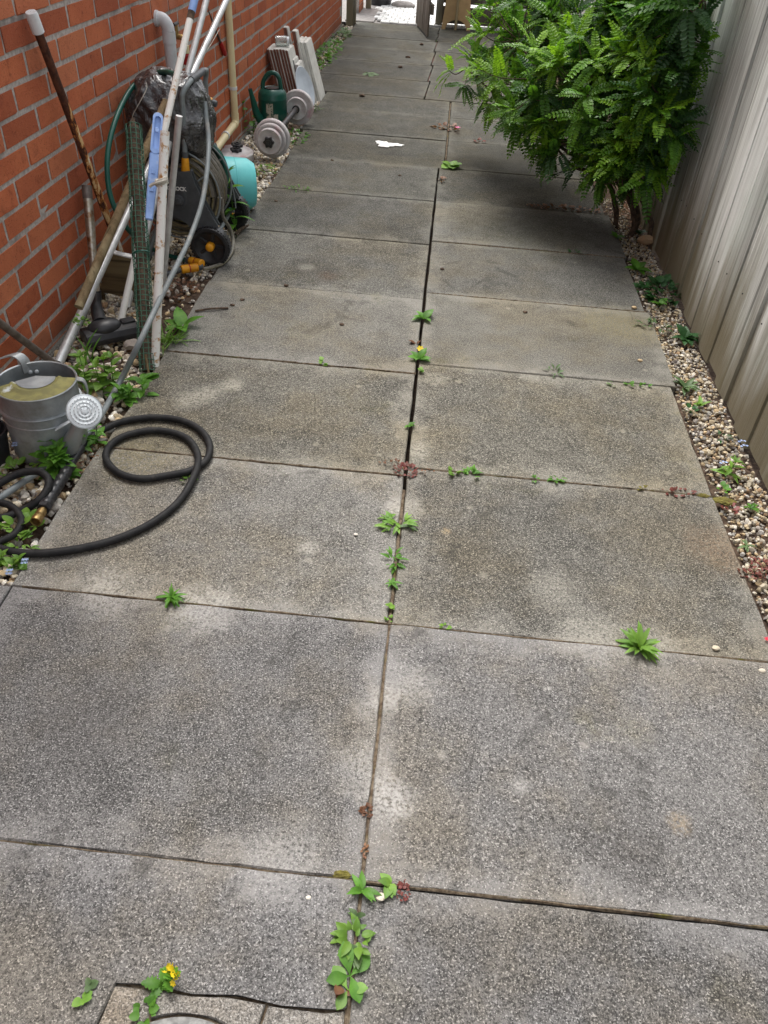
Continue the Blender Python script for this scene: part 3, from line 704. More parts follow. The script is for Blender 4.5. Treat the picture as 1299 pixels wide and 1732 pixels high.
# old plank leaning between the poles
P = [onz(168, 492, .0), onz(240, 505, .0)]
PY_ = 2.76; pl_ = [ony(170, 492, PY_), ony(242, 507, PY_), ony(242, 444, PY_), ony(187, 431, PY_)]
nn = Vector((0, 1, 0))
wp_ = thing('wooden_plank', 'stained brown board end propped between the leaning poles', 'plank', (pl_[0].x, pl_[0].y, -.01))
def slab_(q, t0_, t1_, name, mat, bv):
    m = MB(); n = len(q); m.raw([p+nn*t0_ for p in q]+[p+nn*t1_ for p in q], [tuple(range(n)), tuple(range(2*n-1, n-1, -1))]+[(i, (i+1) % n, n+(i+1) % n, n+i) for i in range(n)]); m.build(name, mat, wp_, smooth=False, bevel=bv)
slab_([ext(pl_[0], pl_[1], .06), pl_[1], pl_[2], pl_[3], ext(pl_[0], pl_[3], .12)], 0, .032, 'board', 'old_plank', .004)
slab_([pl_[3]+up*.001, pl_[2]+up*.001, pl_[2]+up*.007, pl_[3]+up*.007], .002, .030, 'painted_edge', 'paint_white', .001)
for q0_, q1_, r_ in ((pl_[0], Vector((-.01, .03, 0)), .01), (pl_[1], Vector((0, .04, 0)), .012)):
    m = MB(); q1_ = q0_+q1_; q1_.z = -.03; m.tube([q0_+nn*.015+up*.02, q1_], r_, 8); m.build('stake', 'old_plank', wp_)
# long poles
def pole(name, mat, label, bot, top, r, parts=(), over=.0, n=14):
    t = thing(name, label, 'pole', bot); tip = ext(bot, top, 1+over)
    k = 12; m = MB(); m.tube([ext(bot, tip, i/k) for i in range(k+1)], r, n); m.build('shaft', mat, t)
    return t, tip
b = onz(131, 522, .0)
tw, tip = pole('wooden_pole', 'pole_wood', 'thick brown weathered wooden pole leaning behind the mesh roll', onx(133, 520, -1.20), onx(281, 172, -1.06), .0155)
b = onz(99, 614, -.005)
t2, tip = pole('aluminium_pole', 'aluminium', 'longest silver pole, foot beside the galvanised watering can', b, onx(383, 0, -1.02), .0135, over=.25)
m = MB(); dd = (tip-b); m.tube([b, ext(b, tip, .115)], .0165, 14); m.tube([ext(b, tip, .115), ext(b, tip, .13)], [.0165, .0137], 14); m.build('ferrule', 'aluminium', t2)
m = MB(); m.tube([ext(b, tip, .60), ext(b, tip, .62)], .0146, 14); m.build('collar', 'aluminium', t2)
t1_, tip = pole('aluminium_pole', 'aluminium', 'silver pole rising beside the blue tipped rusty pole', onz(215, 520, -.005), onx(349, 0, -1.0), .0125, over=.3)
b = onz(203, 548, -.005)
ta_, tip = pole('blue_tipped_pole', 'white_rust_light', 'white rust flecked pole with a blue tip at the top', b, onx(323, 25, -.985), .0125)
m = MB(); dd = tip-b; m.tube([ext(b, tip, .985), ext(b, tip, 1.01)], .0132, 14); m.build('rust_band', 'bark', ta_)
m = MB(); m.tube([ext(b, tip, 1.01), ext(b, tip, 1.16)], .0142, 14); m.build('blue_tip', 'blue_plastic', ta_)
t3, tip = pole('aluminium_pole', 'aluminium', 'short silver pole in front with black rubber foot', onz(274, 496, -.005), onx(303, 196, -.925), .0118)
m = MB(); bb = Vector(t3.location); m.tube([bb, ext(bb, tip, .055)], .0135, 14); m.build('rubber_foot', 'black_rubber', t3)
tb_, tip = pole('white_rusty_pole', 'white_rust', 'white painted rusty pole standing at the slab edge', onz(262, 620, -.005), onx(279, 222, -.885), .0145)
b = Vector(tb_.location); p = ext(b, tip, .80)
m = MB(); R0 = .018
cl = []
for k in range(40):
    t = k/39*6*math.pi; cl.append(p+Vector((R0*math.cos(t)-.004, R0*math.sin(t), .02*(k/39-.5)+.006*math.cos(t))))
m.tube(cl, .0042, 6); q = p+Vector((-.028, -.016, -.006)); m.tube(spline([p+Vector((.018, -.012, .01)), p+Vector((-.005, -.022, .004)), q, q+Vector((-.012, 0, -.008))], 5), .0055, 6)
m.build('rag_tie', 'cord', tb_)
# blue plastic strip with slot
A_, B_ = onx(252, 372, -.935), onx(268, 192, -.945)
u = (B_-A_); L = u.length; u.normalize(); vd = (C0-(A_+B_)/2).normalized(); sd = u.cross(vd).normalized(); fn_ = sd.cross(u).normalized()
bs = thing('blue_plastic_strip', 'faded light blue plastic strip with an oval slot, among the poles', 'plastic strip', A_)
hw = .0160; r_in = .0095
def rr(hw, y0, y1, n=8):
    return [(hw*math.cos(math.pi+math.pi*k/n), y0+hw+hw*math.sin(math.pi+math.pi*k/n)) for k in range(n+1)]+[(hw*math.cos(math.pi*k/n), y1-hw+hw*math.sin(math.pi*k/n)) for k in range(n+1)]
LS = .135
m = MB(); m.prism([(-.012, .0), (.012, .0), (hw*.95, .12), (hw, L-LS), (-hw, L-LS), (-hw*.95, .12)], lambda p, q, t: A_+sd*p+u*q+fn_*t, -.006, .006)
m.build('body', 'blue_plastic', bs, smooth=False, bevel=.003)
o_ = rr(hw, L-LS-.004, L); i_ = rr(r_in, L-LS+.012, L-.012); nq = len(o_); m = MB()
vs_ = [A_+sd*p+u*q+fn_*t for t in (-.007, .007) for ring in (o_, i_) for p, q in ring]
fs = []
for k in range(nq):
    k2 = (k+1) % nq
    fs += [(k, k2, nq+k2, nq+k), (2*nq+k, 3*nq+k, 3*nq+k2, 2*nq+k2), (k, 2*nq+k, 2*nq+k2, k2), (nq+k, nq+k2, 3*nq+k2, 3*nq+k)]
m.raw(vs_, fs); m.build('slot_end', 'blue_plastic', bs, smooth=False)
m = MB(); m.prism(rr(r_in+.001, L-LS+.011, L-.011), lambda p, q, t: A_+sd*p+u*q+fn_*t, -.005, -.002); m.build('slot_back', 'blue_plastic', bs, smooth=False)
for q in (.10, .16, .30): 
    m = MB(); m.box(A_+u*q+fn_*.0065, (.012, .003, .016), Matrix((sd, fn_, u)).transposed()); m.build('clip', 'blue_plastic', bs, smooth=False, bevel=.001)
# roll of green mesh
A_, B_ = onz(250, 628, -.01), onx(226, 214, -1.085)
ms = thing('mesh_roll', 'tall roll of green wire mesh round a brown core at the gravel edge', 'wire mesh', A_)
m = MB(); P = [ext(A_, B_, t/40) for t in range(41)]
m.tube(P, [.0185*(1+.10*fbm((i*.9, 3, 1))) for i in range(41)], 14); m.tube([ext(A_, B_, .97), ext(A_, B_, 1.035)], .006, 8); m.build('core', 'bark', ms)
m = MB(); u = (B_-A_); L = u.length; u.normalize(); s1 = u.orthogonal().normalized(); s2 = u.cross(s1); RM = .0275
nr = int(L/.0185)
for k in range(nr+1):
    c = A_+u*(L*k/nr); ph = rnd.uniform(0, 1); m.tube([c+(s1*math.cos(t*math.pi/7)+s2*math.sin(t*math.pi/7))*RM*(1+.05*math.sin(t*2+k))+u*rnd.uniform(-.001, .001) for t in range(14)], .0016, 4, closed=True)
for k in range(10):
    t = k*math.pi/5; m.tube([A_+u*(L*i/20)+(s1*math.cos(t)+s2*math.sin(t))*RM*(1+.04*math.sin(i*1.7+k)) for i in range(21)], .0016, 4)
m.build('wire_mesh', 'green_wire', ms)
m = MB(); c = ext(A_, B_, .46); m.tube([c+(s1*math.cos(t*.5)+s2*math.sin(t*.5))*.0285+u*.0015*t for t in range(14)], .003, 5); m.build('green_tie', 'green_plastic', ms)
a = onz(252, 634, -.005); m = MB(); m.tube([a, ext(a, onx(246, 600, -.93), 1)], .004, 6); m.build('cane', 'pole_wood', ms)
# ------------------------------------------------------------------ galvanised watering can
wc = ony(62, 647, 1.80); wc = Vector((wc.x-.002, 1.80, 0)); RC = .106; HT = .212
can = thing('galvanised_watering_can', 'galvanised metal watering can with algae on its top, left edge', 'watering can', (wc.x, wc.y, -.012))
m = MB(); m.lathe([(.001, -.012), (.096, -.012), (.100, -.006), (.103, .02), (.106, .120), (.108, .1215), (.106, .124), (.106, .148), (.111, .150), (.113, .153), (.111, .156), (.106, .157), (.106, HT), (.109, HT+.001), (.110, HT+.004), (.108, HT+.006), (.1045, HT+.004), (.104, HT-.002), (.104, .02), (.001, .0)], 56, wc); m.build('body', 'galvanised', can)
ang0 = math.radians(25)
cu = Vector((math.cos(ang0), math.sin(ang0), 0)); cv = Vector((-math.sin(ang0), math.cos(ang0), 0))
m = MB(); rings = [.0, .02, .04, .055, .060, .065, .07, .085, .1035]; zz = [0, 0, 0, 0, .004, .004, 0, 0, -.001]; n = 28; vs_ = []; fs = []
cc = wc+Vector((0, 0, HT-.002))-cv*(-.012)
for j, r in enumerate(rings):
    for k in range(n+1):
        t = math.pi+math.pi*k/n; p = wc+cu*r*math.cos(t)+cv*(r*math.sin(t)+.034*(1-r/.1035))
        vs_.append(p+Vector((0, 0, HT-.001+zz[j])))
for j in range(len(rings)-1):
    for k in range(n): fs.append((j*(n+1)+k, (j+1)*(n+1)+k, (j+1)*(n+1)+k+1, j*(n+1)+k+1))
m.raw(vs_, fs); ob = m.build('half_cover', 'algae', can)
# pale middle of the cover
m = MB(); vs_ = [wc+cv*.034+Vector((0, 0, HT+.0008))]; 
for k in range(n+1):
    t = math.pi+math.pi*k/n; vs_.append(wc+cu*.052*math.cos(t)+cv*(.052*math.sin(t)+.0172)+Vector((0, 0, HT+.0008)))
m.raw(vs_, [(0, k+1, k+2) for k in range(n)]); m.build('cover_centre', 'galvanised', can)
rc = ony(143, 696, 1.695); vdir = (C0-rc).normalized(); rn = (vdir+Vector((.12, -.02, .25))).normalized()
neck = rc-rn*.055+Vector((-.008, 0, -.01)); foot_ = wc+Vector((.075, -.060, .03))
m = MB(); m.tube(spline([foot_, ext(foot_, neck, .5)+Vector((0, -.004, -.006)), neck, rc-rn*.03], 6), [.030-.017*min(1, i/13) for i in range(19)], 16); m.build('spout', 'galvanised', can)
ro = MB(); ro.lathe([(.012, -.045), (.014, -.03), (.043, -.004), (.047, -.001), (.047, .002), (.044, .003)], 40, rc, rn); ro = ro.build('rose', 'galvanised', can)
m = MB(); m.lathe([(.0445, .0025)]+[(r, .003+(.0022 if k % 2 else 0)+.003*(1-r/.04)) for k, r in enumerate([.041, .035, .030, .024, .020, .015, .011, .006])]+[(.0005, .0075)], 40, rc, rn); m.build('rose_face', 'galvanised_pale', ro)
q = Vector((0, 0, 1)).rotation_difference(rn).to_matrix(); m = MB()
for r, k in ((.036, 26), (.027, 18), (.018, 12), (.009, 6)):
    for j in range(k):
        t = 2*math.pi*j/k; c = rc+q@Vector((r*math.cos(t), r*math.sin(t), .006+.003*(1-r/.04)))
        m.box(c, (.0018, .0018, .0012), q)
m.build('spray_holes', 'black_plastic', ro, smooth=False)
m = MB(); s0 = wc+Vector((.070, -.082, .120)); s1_ = neck+Vector((-.006, 0, .004)); sd = (s1_-s0).cross(Vector((0, 0, 1))).normalized()*.010
m.raw([s0-sd, s0+sd, s1_+sd*.6, s1_-sd*.6]+[p+Vector((0, 0, -.003)) for p in (s0-sd, s0+sd, s1_+sd*.6, s1_-sd*.6)], [(0, 1, 2, 3), (7, 6, 5, 4), (0, 4, 5, 1), (1, 5, 6, 2), (2, 6, 7, 3), (3, 7, 4, 0)]); m.build('strut', 'galvanised_pale', can, smooth=False)
def strap(P, wv, w, th=.0025):
    m = MB(); vs_ = []
    for i, p in enumerate(P):
        d = (P[min(i+1, len(P)-1)]-P[max(i-1, 0)]).normalized(); nn_ = d.cross(wv).normalized()
        for a_, b_ in ((-1, -1), (1, -1), (1, 1), (-1, 1)): vs_.append(p+wv*w*a_+nn_*th*b_)
    fs = [(i*4+j, i*4+(j+1) % 4, i*4+4+(j+1) % 4, i*4+4+j) for i in range(len(P)-1) for j in range(4)]+[(0, 1, 2, 3), (len(P)*4-1, len(P)*4-2, len(P)*4-3, len(P)*4-4)]
    m.raw(vs_, fs); return m
e0 = wc+Vector((.100, .035, HT)); strap(spline([e0, e0+Vector((.018, .004, -.006)), e0+Vector((.026, .0, -.035)), e0+Vector((.018, -.006, -.068)), e0+Vector((.004, -.004, -.075))], 6), Vector((-.3, .95, 0)), .010, .0015).build('loop_handle', 'galvanised', can)
e0 = wc+Vector((-.075, .070, HT-.02))
strap(spline([wc+Vector((-.062, .080, HT-.02)), wc+Vector((-.070, .086, HT+.016)), wc+Vector((-.10, .085, HT+.028)), wc+Vector((-.16, .06, HT+.0)), wc+Vector((-.17, .04, HT-.08)), wc+Vector((-.105, .03, .05))], 6), Vector((.5, .86, 0)), .014, .002).build('back_handle', 'galvanised', can)
for k in range(2):
    m = MB(); m.lathe([(.006, 0), (.006, .003), (.003, .005), (.0005, .005)], 10, wc+Vector((-.058+.016*k, .0845+.006*k, HT-.022)), (.5, -.86, 0)); m.build('rivet', 'galvanised_pale', can)
# black things at the left margin: dark pot beside the can
pc = onz(-8, 765, 0); m = MB(); m.lathe([(.001, -.01), (.05, -.01), (.062, .085), (.066, .086), (.066, .10), (.06, .10), (.05, .0), (.001, .0)], 24, Vector((pc.x-.005, pc.y-.02, -.01))); solo(m, 'plant_pot', 'black_plastic', 'black plastic plant pot cut off at the left margin', 'pot')
# ------------------------------------------------------------------ black hose on the path
hz = .0115; hr = .0105
px1 = [(137, 757), (165, 733), (195, 717), (228, 709), (265, 706), (305, 711), (337, 726), (354, 750), (349, 772), (322, 791), (285, 804), (240, 810), (205, 802), (184, 785), (179, 768), (190, 750), (215, 736), (258, 728), (300, 734), (325, 750), (335, 775), (327, 808), (303, 848), (258, 884), (200, 911), (140, 927), (70, 936), (15, 932), (-30, 912), (-55, 870), (-30, 838), (20, 806), (58, 797), (79, 806), (81, 824), (66, 846), (36, 864), (-5, 878), (-50, 880)]
lift = {7: .004, 8: .012, 9: .010, 19: 0, 20: 0, 31: .035, 32: .045, 33: .045, 34: .035, 35: .02, 30: .02}
pts = [onz(x, y, hz+lift.get(i, 0)) for i, (x, y) in enumerate(px1)]
for i in (8, 9): pts[i].z = hz
for i, z in ((19, hz), (20, hz+.010), (21, hz+.006)): pts[i] = onz(*px1[i], z)
# crossing: the outer loop passes under the inner one near (345,775)
pts[20].z = hz+.006; pts[8].z = hz
bh = thing('black_hose', 'black rubber hose coiled on the path beside the watering can', 'hose', (pts[10].x, pts[10].y, 0))
m = MB(); m.tube(spline(pts, 9), hr, 12); m.build('hose', 'black_rubber', bh)
s0 = onz(137, 757, .02); s1_ = onz(77, 855, .024)
m = MB(); sp_ = [ext(s0, s1_, t/60) for t in range(61)]
m.tube(sp_, [.0125 if i < 18 else (.0165 if (i//3) % 2 else .0145) for i in range(61)], 16); sh = m.build('ribbed_sleeve', 'black_plastic', bh)
d = (s1_-s0).normalized()
m = MB(); m.lathe([(.018, 0), (.0185, .006), (.0185, .014), (.017, .016), (.001, .016)], 6, s1_, d); m.build('nut', 'black_plastic', bh, smooth=False)
m = MB(); m.lathe([(.0095, .014), (.0095, .024), (.012, .024), (.0125, .03), (.0125, .040), (.0105, .042), (.0135, .046), (.0145, .058), (.0145, .066), (.0135, .068), (.011, .067), (.010, .050), (.001, .05)], 20, s1_, d); m.build('brass_fitting', 'brass', bh)
m = MB(); hp2 = [onz(-20, 848, .02), onz(12, 853, .02), onz(30, 866, .016), onz(36, 884, .014), onz(22, 905, .014), onz(-15, 922, .014)]
m.tube(spline(hp2, 8), .0095, 10); solo(m, 'dark_hose_end', 'black_rubber', 'worn dark hose piece under the coil at the left margin', 'hose')
# ------------------------------------------------------------------ grey hose leaning over everything
gp_ = [onx(346, 172, -.955), onx(349, 200, -.945), onx(353, 238, -.925), onx(350, 290, -.905), onx(341, 345, -.90), onx(322, 400, -.91), onx(300, 447, -.90), onx(272, 503, -.895), onx(238, 575, -.905), onz(203, 645, .022), onz(172, 700, .012), onz(140, 742, .014), onz(100, 774, .02), onz(50, 808, .02), onz(0, 842, .018), onz(-40, 868, .014)]
gz_ = gp_[:8]+[gp_[8]]+gp_[9:]
m = MB(); m.tube(spline(gz_, 8), .0095, 12); solo(m, 'grey_hose', 'grey_hose', 'stiff grey hose slanting from the hose reel down past the watering can', 'hose')
# ------------------------------------------------------------------ hose reel
Y0, Y1 = 3.20, 3.56
def fr(px, py, Y=Y0): return ony(px, py, Y)
hc = fr(298, 332)
reel = thing('hose_reel', 'dark grey and yellow wheeled hose reel with wound brown hose', 'hose reel', (hc.x, 3.38, -.01))
pn = [(288, 293), (322, 291), (329, 311), (348, 348), (367, 380), (352, 386), (336, 389), (318, 372), (296, 358), (281, 345), (276, 318)]
def panel(dy, th, name):
    m = MB(); q = [fr(*p) for p in pn]; n = len(q)
    vs_ = [p+Vector((0, dy, 0)) for p in q]+[p+Vector((0, dy+th, 0)) for p in q]
    m.raw(vs_, [tuple(range(n)), tuple(range(2*n-1, n-1, -1))]+[(i, (i+1) % n, n+(i+1) % n, n+i) for i in range(n)])
    return m.build(name, 'grey_plastic', reel, bevel=.008, bseg=2)
pA = panel(-.02, .035, 'side_frame'); pB = panel(Y1-Y0, .035, 'side_frame')
m = MB(); m.lathe([(.052, -.0002), (.050, -.0012), (.046, -.0014), (.042, -.0004), (.001, -.0004)], 32, hc+Vector((0, -.021, 0)), (0, 1, 0)); m.build('hub_disc', 'grey_plastic', pA)
m = MB(); m.lathe([(.022, 0), (.020, .012), (.012, .014), (.012, .020), (.001, .021)], 24, hc+Vector((.016, -.022, -.006)), (0, -1, 0)); m.build('hub_cap', 'grey_plastic', pA)
m = MB(); m.lathe([(.001, .0), (.215, 0), (.218, .006), (.212, .012), (.14, .016), (.135, .06), (.135, .26), (.14, .30), (.212, .304), (.215, .312), (.001, .316)], 40, hc+Vector((0, .017, 0)), (0, 1, 0))
m = MB(); m.lathe([(.105, .0), (.105, .21), (.03, .21), (.03, 0), (.105, 0)], 32, hc+Vector((0, .02, 0)), (0, 1, 0)); m.build('drum', 'grey_plastic', reel)
# wound hose with its pale stripe
m = MB(); hcol, hst = (.135, .12, .095), (.36, .30, .14); lay = 0
for R0 in (.106, .125, .144, .163):
    cnt = 8
    P = []
    for k in range(cnt*30+1):
        t = k/30; yy = .030+.165*(t/cnt if lay % 2 == 0 else 1-t/cnt); ang = 2*math.pi*k/30
        R_ = R0+.012*fbm((math.cos(ang)*1.5, math.sin(ang)*1.5, t*.7+lay*9))
        P.append(hc+Vector((R_*math.cos(ang), yy+.010*fbm((math.cos(ang)*2, t, lay)), R_*math.sin(ang))))
    m.tube(P, .0096, 8, col=hcol, stripe=hst); lay += 1
wh = m.build('wound_hose', 'hose_coat', reel, fix=False)
# rim wires of the drum
for R_, dy in ((.178, .018), (.178, .215)):
    m = MB(); m.tube([hc+Vector((R_*math.cos(t*math.pi/24), dy, R_*math.sin(t*math.pi/24))) for t in range(48)], .004, 6, closed=True)
    for k in range(4):
        t = k*math.pi/2+.6; m.tube([hc+Vector((.11*math.cos(t), dy, .11*math.sin(t))), hc+Vector((R_*math.cos(t), dy, R_*math.sin(t)))], .004, 6)
    m.build('drum_rim', 'grey_hose', reel)
# wheels
def wheel(c, face):
    w = MB(); w.lathe([(.018, .010), (.052, .004), (.060, -.004), (.066, -.012), (.078, -.012), (.082, -.006), (.082, .030), (.078, .036), (.060, .036), (.018, .030)], 48, c, (0, 1, 0)); wo_ = w.build('wheel', 'black_plastic', reel)
    t = MB()
    for k in range(36):
        a_ = 2*math.pi*k/36; t.box(c+Vector((.083*math.cos(a_), .012, .083*math.sin(a_))), (.005, .040, .006), Matrix.Rotation(-a_, 3, 'Y'))
    t.build('tread', 'black_plastic', wo_, smooth=False)
    s = MB()
    for k in range(5):
        a_ = 2*math.pi*k/5; s.box(c+Vector((.045*math.cos(a_), .006, .045*math.sin(a_))), (.05, .010, .014), Matrix.Rotation(-a_, 3, 'Y'))
    s.build('spokes', 'black_plastic', wo_, smooth=False, bevel=.002)
    if face > 0: return
    h_ = MB(); h_.lathe([(.018, .012), (.018, -.006), (.018, -.012), (.016, -.018), (.010, -.022), (.001, -.023)], 24, c, (0, 1, 0)); h_.build('hub', 'yellow_plastic', wo_)
w1 = ony(355, 409, 3.175); w1.z = .080; wheel(w1, -1)
w2 = Vector((w1.x-.015, 3.60, .080)); wheel(w2, 1)
m = MB(); m.tube([w1, w2], .008, 8); m.build('axle', 'grey_hose', reel)
# front foot bar
ft = [fr(330, 378)+Vector((0, 0, 0)), Vector((hc.x-.02, Y0+.01, .03)), Vector((hc.x-.09, Y0+.02, -.005))]
m = MB(); m.tube(spline([hc+Vector((-.06, .0, -.06)), hc+Vector((-.11, .0, -.16)), Vector((hc.x-.15, Y0, .0)), Vector((hc.x-.15, Y0+.18, -.002)), Vector((hc.x-.15, Y1, .0)), Vector((hc.x-.10, Y1, .12))], 6), .009, 10); m.build('foot_bar', 'grey_hose', reel)
# U handle with yellow sleeves
hA = [fr(314, 290), fr(313, 262), fr(311, 215), fr(308, 172)]; hB = [p+Vector((.0, Y1-Y0-.02, 0)) for p in hA]
crA = fr(309, 158); crB = crA+Vector((0, Y1-Y0-.02, 0))
m = MB(); m.tube(spline(hA+[crA, crA+Vector((.01, .03, .022)), crA+Vector((.012, .10, .03)), crB+Vector((.012, -.10, .03)), crB+Vector((.01, -.03, .022)), crB]+hB[::-1], 5), .0105, 12); m.build('handle', 'grey_hose', reel)
m = MB(); cA = crA+Vector((.012, .085, .03)); cB = crB+Vector((.012, -.085, .03)); m.tube([cA, cB], .0135, 12); m.build('grip', 'grey_plastic', reel)
for base, dr in ((hA, 0), (hB, 1)):
    m = MB(); q0, q1 = ext(base[0], base[1], -.05), ext(base[0], base[1], .85); m.tube([q0, ext(q0, q1, .1), ext(q0, q1, .9), q1], [.015, .017, .014, .0125], 14); m.build('sleeve', 'yellow_plastic', reel)
    m = MB(); m.tube([ext(base[1], base[2], -.1), ext(base[1], base[2], .12)], .0125, 12); m.build('sleeve_top', 'grey_plastic', reel)
# outlet connector
cn = ony(352, 170, 3.50); m = MB(); m.tube([cn+Vector((-.05, .01, -.01)), cn+Vector((-.012, 0, 0))], .012, 12); m.build('outlet_arm', 'grey_plastic', reel)
m = MB(); m.lathe([(.012, 0), (.017, .002), (.018, .02), (.016, .03), (.001, .03)], 16, cn+Vector((-.012, 0, 0)), (.95, -.1, -.2)); m.build('outlet_nut', 'yellow_plastic', reel)
m = MB(); m.lathe([(.013, .028), (.014, .042), (.012, .05), (.001, .05)], 16, cn+Vector((-.012, 0, 0)), (.95, -.1, -.2)); m.build('outlet_cap', 'grey_plastic', reel)
# maker's lettering on the side frame
cur = D.curves.new('t', 'FONT'); cur.body = 'HOZELOCK'; cur.size = .0205; cur.extrude = .0006; cur.offset = .0007; cur.space_character = .92; cur.align_x = 'RIGHT'
to = D.objects.new('t', cur); COL.objects.link(to); dg = bpy.context.evaluated_depsgraph_get(); me = D.meshes.new_from_object(to.evaluated_get(dg)); D.objects.remove(to)
me.materials.clear(); me.materials.append(MATS['paint_white'])
lp = fr(317, 320); lo = inst('lettering', me, reel, Matrix.Translation((lp.x+.002, Y0-.0240, lp.z)) @ Matrix.Rotation(math.radians(90), 4, 'X'))
# loose end of the reel hose and yellow connectors
le = [hc+Vector((.162, .10, -.03)), hc+Vector((.165, .09, -.10)), onz(388, 385, .09), onz(394, 405, .04), onz(392, 425, .014), onz(378, 444, .010), onz(358, 452, .012), onz(344, 455, .016)]
m = MB(); m.tube(spline(le, 7), .0078, 8, col=(.20, .185, .15), stripe=(.30, .27, .18)); m.build('hose_tail', 'hose_coat', reel, fix=False)
def connector(name, label, p0, p1, mat='yellow_plastic'):
    t = thing(name, label, 'hose connector', (p0.x, p0.y, -.005)); d = (p1-p0); L = d.length
    m = MB(); m.lathe([(.010, -.3*L), (.013, -.28*L), (.013, .0), (.001, .0)], 14, p0, d); m.build('collar', 'grey_plastic', t)
    m = MB(); m.lathe([(.014, 0), (.0175, .004), (.0175, L*.45), (.015, L*.5), (.0175, L*.55), (.0175, L*.96), (.014, L), (.001, L)], 14, p0, d); b = m.build('body', mat, t)
    m = MB(); m.lathe([(.0178, L*.47), (.0178, L*.53)], 14, p0, d); m.build('ring', 'red_plastic', b); return t
connector('hose_connector', 'yellow hose connector lying on gravel below the reel wheel', onz(335, 452, .016), onz(306, 456, .016))
connector('hose_connector', 'yellow hose connector joined to the green hose', onz(322, 441, .02), onz(342, 446, .03))
m = MB(); m.tube([onz(306, 456, .016), onz(292, 461, .014), onz(270, 466, .012)], .011, 10); solo(m, 'hose_stub', 'grey_plastic', 'short dark grey hose stub behind the yellow connector', 'hose')
connector('hose_connector', 'upright yellow and black connector by the second reel wheel', onz(396, 362, .055), onz(398, 382, .012))
# green hose
gh_ = [onx(300, 128, -1.02), onx(283, 122, -1.08), onx(262, 124, -1.15), onx(238, 134, -1.20), onx(214, 162, -1.23), onx(193, 210, -1.235), onx(182, 262, -1.235), onx(184, 318, -1.225), onx(198, 360, -1.20), onx(222, 394, -1.175), onz(252, 418, .03), onz(285, 432, .014), onz(308, 438, .014), onz(322, 441, .018)]
m = MB(); m.tube(spline(gh_, 9), .0098, 12); solo(m, 'green_hose', 'green_plastic', 'dark green garden hose arching against the brick wall', 'hose')
m = MB(); g2 = [hc+Vector((.205+.02, .42+.02*math.sin(k), 0))*1 for k in range(1)]
ring = [Vector((hc.x+.02+.125*math.cos(t), 3.46, hc.z+.02+.145*math.sin(t))) for t in [math.radians(a) for a in range(75, -70, -12)]]
m.tube(spline(ring, 4), .0095, 10); m.tube(spline([p+Vector((-.012, .022, -.008)) for p in ring], 4), .0095, 10); m.tube(spline([p+Vector((-.004, .045, -.012)) for p in ring], 4), .006, 8)
solo(m, 'green_hose_loop', 'green_plastic', 'loops of dark green hose hanging behind the reel', 'hose')
m = MB(); m.tube(spline([ony(352, 228, 3.5), ony(372, 258, 3.5), ony(386, 290, 3.5), ony(396, 330, 3.5), ony(399, 352, 3.5)], 8), .0028, 6); solo(m, 'thin_cable', 'grey_hose', 'thin pale cable curving from the reel down to the bucket', 'cable')
# black bag
bm = bmesh.new(); bmesh.ops.create_icosphere(bm, subdivisions=6, radius=1); m = MB()
bc = Vector((-1.105, 3.36, .535)); vv = []
for v in bm.verts:
    c = v.co; s = abs(c.x)**.8; p = Vector((math.copysign(abs(c.x)**.82, c.x), math.copysign(abs(c.y)**.8, c.y), math.copysign(abs(c.z)**.85, c.z)))
    q = p*1.0
    rid = 1-abs(fbm((q.x*2.6+3+q.z*.8, q.y*2.6, q.z*1.0), 2)); r2 = 1-abs(fbm((q.x*6+q.z*2, q.y*6+7, q.z*2.5), 3)); r3 = fbm((q.x*1.2, q.y*1.2, q.z*1.2+5), 2)
    k = 1+.15*(rid-.75)+.035*(r2-.75)+.12*r3
    w_ = Vector((p.x*.166, p.y*.18, p.z*(.162 if p.z > 0 else .21)))*k
    if p.z < 0: w_.x *= 1-.12*abs(p.z)
    q = bc+w_; q.x = max(q.x, wallx(q.y)+.006); vv.append(q)
m.raw(vv, [tuple(v.index for v in f.verts) for f in bm.faces]); bm.free()
bag = thing('black_bag', 'crumpled black plastic bag draped over the hose reel', 'bag', (bc.x, bc.y, bc.z-.2))
m.build('sack', 'bag_plastic', bag)
def bagpt(px, py):                                     # seam follows the bag surface as seen
    d = ray(px, py).normalized(); best = None
    for v in vv:
        t = (v-C0).dot(d); e = (C0+d*t-v).length
        if e < .012 and (best is None or t < best): best = t
    return C0+d*((best or 3.55)-.004)
m = MB(); m.tube(spline([bagpt(*p) for p in ((247, 139), (248, 150), (238, 170), (226, 192), (218, 215))], 5), .0018, 6); m.build('seam', 'cord', bag)
#__PART4__
# ------------------------------------------------------------------ pipes and fittings on the wall
def vdown(p, z): return Vector((p.x, p.y, z))
top = onx(284, 44, -1.235); wx = wallx(top.y)
wpipe = thing('white_drain_pipe', 'white plastic drain pipe with elbow behind the black bag', 'drain pipe', vdown(top, -.03))
m = MB(); m.tube([vdown(top, -.03), vdown(top, .3), vdown(top, top.z-.035)], .0262, 20); m.build('pipe', 'white_pvc', wpipe)
zc = top.z+.035
m = MB(); m.tube([vdown(top, top.z-.065), vdown(top, top.z-.02)], .0288, 20)
el = [vdown(top, top.z-.02)]+[Vector((top.x-.032*(1-math.cos(t)), top.y, top.z-.02+.045*math.sin(t)))for t in [math.radians(a) for a in range(10, 91, 10)]]+[Vector((wx-.01, top.y-.006, top.z+.026))]
m.tube(el, .0275, 20); m.build('elbow', 'white_pvc', wpipe)
m = MB(); m.tube([Vector((wx+.008, top.y-.005, top.z+.026)), Vector((wx-.012, top.y-.006, top.z+.026))], .031, 20); m.build('collar', 'white_pvc', wpipe)
